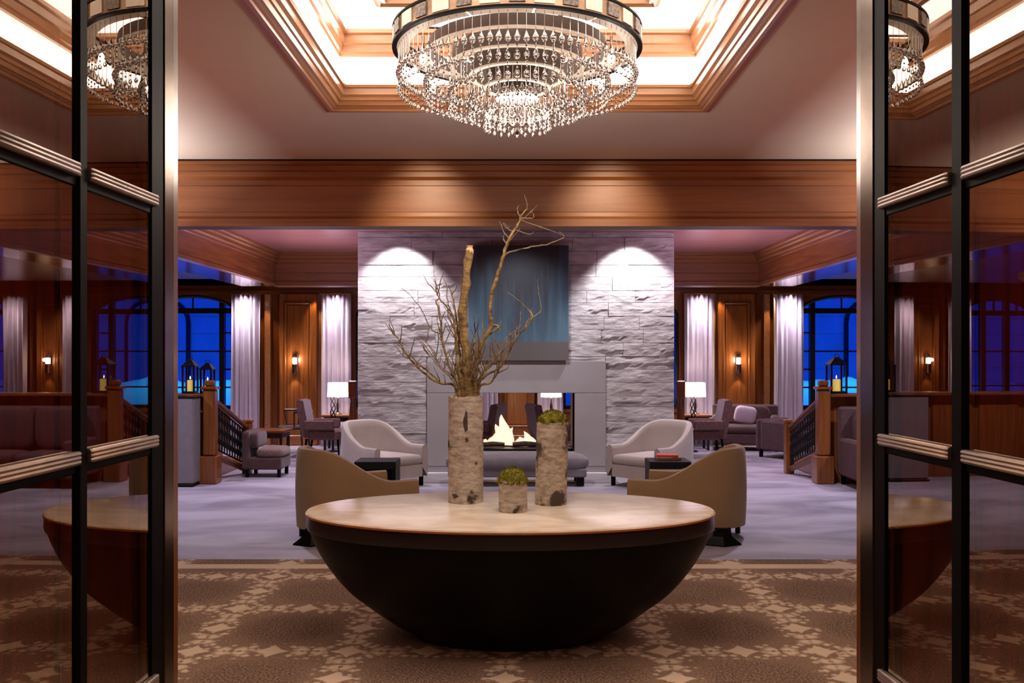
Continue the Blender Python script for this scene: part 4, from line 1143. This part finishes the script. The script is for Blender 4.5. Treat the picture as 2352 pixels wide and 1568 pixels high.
def sofa(label, loc, rz, W, D, hb, fabric, cushn=2, arms=True, nm='sofa', cat='sofa', legs='black', seat=None):
    t = thing(nm, label, cat, loc, rz)          # faces -y
    m = M[fabric]
    aw = .14 if arms else 0
    MB().bbox(-W/2+aw, W/2-aw, -D/2+.02, D/2-.1, .12, .30, .02).obj('seat_base', m, t)
    cw = (W-2*aw)/cushn
    for k in range(cushn):
        cushion(-W/2+aw+k*cw+.004, -W/2+aw+(k+1)*cw-.004, -D/2, D/2-.2, .30, .44, M[seat] if seat else m, t, 'seat_cushion')
        cushion(-W/2+aw+k*cw+.004, -W/2+aw+(k+1)*cw-.004, D/2-.24, D/2-.10, .44, hb-.02, m, t, 'back_cushion')
    MB().bbox(-W/2, W/2, D/2-.10, D/2, .12, hb, .03).obj('backrest', m, t)
    if arms:
        for a in (-1, 1):
            x0, x1 = sorted((a*W/2, a*(W/2-aw))); MB().bbox(x0, x1, -D/2, D/2-.1, .12, .60, .03).obj('armrest', m, t)
    for a in (-1, 1):
        for c in (-1, 1): MB().bbox(a*(W/2-.07)-.025, a*(W/2-.07)+.025, c*(D/2-.07)-.025, c*(D/2-.07)+.025, 0, .13, .004).obj('leg', M[legs], t)
    return t
sofa('high backed brown sofa against the right partition', (4.95, 11.8, 0), 0, 1.6, .75, 1.0, 'brown_fabric', 2)
sofa('dark plum sofa under the right wall sconce', (4.05, 16.6, 0), D2(-12), 1.15, .8, .78, 'plum', 1)
t = tag(cushion(-.19, .19, -.06, .06, 0, .30, M['white_cloth'], None, 'throw_pillow'), 'pale throw pillow resting on the dark plum sofa', 'pillow')
t.location = (4.0, 16.55, .47); t.rotation_euler = (D2(18), D2(8), 0)
sofa('small plum armchair beside the right iron railing', (4.42, 15.3, 0), D2(35), .75, .72, .62, 'plum', 1, True, 'lounge_chair', 'armchair')
sofa('plum easy chair with pale seat beside the left iron railing', (-3.47, 13.0, 0), D2(90), .60, .62, .70, 'plum', 1, False, 'lounge_chair', 'armchair', seat='plum_light').scale = (.9, .9, .9)

def high_chair(label, loc, rz, m='plum_light'):
    t = thing('high_back_chair', label, 'chair', loc, rz)      # faces +x
    MB().bbox(-.25, .27, -.26, .26, .30, .46, .03).obj('seat', M[m], t)
    b = MB(); pr = [(-.22, .40), (-.32, .93), (-.40, .95), (-.44, .90), (-.34, .34), (-.25, .34)]
    b.prism([(p[0], p[1]) for p in pr], 'y', -.26, .26); b.obj('backrest', M[m], t)
    for a in (-1, 1): MB().bbox(-.30, .18, a*.26-.03, a*.26+.03, .46, .62, .02).obj('armrest', M[m], t)
    for a in (-1, 1):
        for c, q in ((.23, .02), (-.27, -.05)):
            MB().tube([(c, a*.22, .32), (c+q, a*.22, 0)], [.022, .014], 6).obj('leg', M['black'], t)
    return t
high_chair('leaning high backed mauve chair left of the fireplace, under the left table lamp', (-3.12, 15.3, 0), 0)
high_chair('leaning high backed mauve chair right of the fireplace, under the right table lamp', (3.02, 15.3, 0), PI)
high_chair('dark plum wing chair seen through the firebox behind the flames', (-.66, 15.4, 0), D2(163), 'plum').scale = (1, 1, .93)
high_chair('dark plum wing chair seen through the firebox near the mossy log', (.62, 15.3, 0), D2(17), 'plum').scale = (1, 1, .93)

# bow-arm chair
t = thing('bow_armchair', 'dark wooden bow armed chair in front of the left sconce pier', 'chair', (-3.78, 15.9, 0), D2(-60))
MB().bbox(-.24, .24, -.22, .22, .42, .47, .02).obj('seat', M['plum'], t)
arc = [(.30*math.cos(a), .28*math.sin(a), .72) for a in [D2(-20+i*22) for i in range(11)]]
MB().tube(arc, .022, 8).obj('bow_rail', M['black_wood'], t, True)
for a in (-20, 35, 90, 145, 200):
    MB().tube([(.22*math.cos(D2(a)), .20*math.sin(D2(a)), .44), (.30*math.cos(D2(a)), .28*math.sin(D2(a)), .72)], .013, 6).obj('spindle', M['black_wood'], t)
for a in (-1, 1):
    for c in (-1, 1): MB().tube([(a*.19, c*.17, .43), (a*.22, c*.20, 0)], [.02, .014], 6).obj('leg', M['black_wood'], t)
# coffee tables
def low_tbl(label, x, y, w_, d_, h_, m='wood_x'):
    t = thing('coffee_table', label, 'table', (x, y, 0))
    MB().bbox(-w_/2, w_/2, -d_/2, d_/2, h_-.04, h_, .008).obj('table_top', M[m], t)
    MB().bbox(-w_/2+.04, w_/2-.04, -d_/2+.04, d_/2-.04, h_-.12, h_-.04, .004).obj('apron', M['black_wood'], t)
    for a in (-1, 1):
        for c in (-1, 1): MB().bbox(a*(w_/2-.06)-.02, a*(w_/2-.06)+.02, c*(d_/2-.06)-.02, c*(d_/2-.06)+.02, 0, h_-.12, .004).obj('leg', M['black_wood'], t)
    return t
low_tbl('dark wooden table between the left railing and the bow armchair', -3.98, 14.75, .75, .6, .50)
low_tbl('dark wooden table beside the plum sofa on the right', 5.15, 16.2, .5, .5, .55, 'black_wood')
# lamps on tables
def lamp_set(x, y, label, lt):
    low_tbl(lt, x, y, .5, .5, .62)
    t = thing('table_lamp', label, 'lamp', (x, y, .62), 0, 'table lamps beyond the fireplace')
    MB().lathe([(.075, 0), (.08, .012), (.03, .03), (.018, .06), (.028, .14), (.016, .22), (.010, .34)], 20).obj('lamp_base', M['chrome'], t, True)
    MB().lathe([(.185, .31), (.175, .56)], 32, cap=False).obj('lamp_shade', M['lamp_shade'], t, True)
    lamp('table_lamp_light', 'POINT', (x, y, 1.06), 16, (1.0, .84, .72), .08)
lamp_set(X(776, 16.6), 16.6, 'table lamp with white drum shade left of the fireplace', 'wooden lamp table left of the fireplace')
lamp_set(X(1597, 16.6), 16.6, 'table lamp with white drum shade right of the fireplace', 'wooden lamp table right of the fireplace')
lamp_set(X(1266, 16.5), 16.5, 'table lamp with white drum shade seen through the firebox', 'wooden lamp table seen through the firebox')
# curled bronze twigs beside the lamps
for s, x_ in ((-1, X(766, 16.2)), (1, X(1590, 16.2))):
    t = thing('twig_sculpture', 'curled dark twig sculpture standing by the %s table lamp' % ('left' if s < 0 else 'right'), 'sculpture', (x_, 16.15, 0))
    MB().lathe([(.09, 0), (.09, .02), (.02, .04), (.015, .55)], 14).obj('base', M['iron'], t, True)
    for k in range(3):
        pts = [(.04*math.sin(k*2+i*.9), .03*math.cos(k+i), .52+i*.055) for i in range(9)]
        MB().tube(pts, [.012-.001*i for i in range(9)], 6).obj('twig', M['iron'], t, True)
# posts standing close to the stonework
for s in (-1, 1):
    y_ = 14.6; x_ = X(811, y_) if s < 0 else X(1563, y_)
    t = thing('wooden_post', 'squat dark wooden post just %s of the chimney, beyond it' % ('left' if s < 0 else 'right'), 'post', (x_, y_, 0))
    MB().bbox(-.07, .07, -.07, .07, 0, .30, .01).obj('plinth', M['wood_z'], t)
    MB().lathe([(.06, .30), (.04, .36), (.055, .5), (.06, .75), (.04, .95), (.055, 1.0)], 16).obj('turned_shaft', M['wood_z'], t, True)
    MB().bbox(-.065, .065, -.065, .065, 1.0, 1.27, .012).obj('head_block', M['wood_z'], t)

# lanterns
def lantern(label, x, y, z, w_, h_):
    t = thing('candle_lantern', label, 'lantern', (x, y, z)); q = w_/2
    MB().bbox(-q, q, -q, q, 0, .03, .004).obj('base', M['iron'], t)
    for a in (-1, 1):
        for c in (-1, 1): MB().bbox(a*(q-.012)-.012, a*(q-.012)+.012, c*(q-.012)-.012, c*(q-.012)+.012, .03, h_*.74, .003).obj('post', M['iron'], t)
    for a, c in ((0, -1), (0, 1)):
        MB().box(-q+.024, q-.024, c*(q-.012)-.002, c*(q-.012)+.002, .03, h_*.74).obj('pane', M['window_glass'], t)
    for a in (-1, 1): MB().box(a*(q-.012)-.002, a*(q-.012)+.002, -q+.024, q-.024, .03, h_*.74).obj('pane', M['window_glass'], t)
    b = MB(); b.lathe([(q*1.5, h_*.74), (q*1.5, h_*.77), (q*.45, h_*.93), (q*.40, h_*.96)], 4)
    r_ = b.obj('roof', M['iron'], t); r_.rotation_euler = (0, 0, PI/4)
    ar = [(.035*math.cos(a), 0, h_*.96+.035*math.sin(a)) for a in [PI*i/8 for i in range(9)]]
    MB().tube(ar, .005, 6).obj('handle', M['iron'], t)
    MB().lathe([(w_*.24, .03), (w_*.24, .03+h_*.30), (w_*.2, .03+h_*.31)], 16).obj('candle', M['candle'], t, True)
    MB().lathe([(.002, 0), (.009, .012), (.006, .03), (.001, .045)], 8, (0, 0, .04+h_*.31)).obj('candle_flame', M['flame'], t, True)
lantern('black candle lantern on the left ledge, farther from the newel post', X(437, 12.3), 12.3, 1.165, .17, .47)
lantern('black candle lantern on the left ledge, next to the newel post', X(477, 12.36), 12.36, 1.165, .16, .42)
lantern('black peaked candle lantern on the right ledge', X(1921, 12.33), 12.33, 1.165, .22, .50)
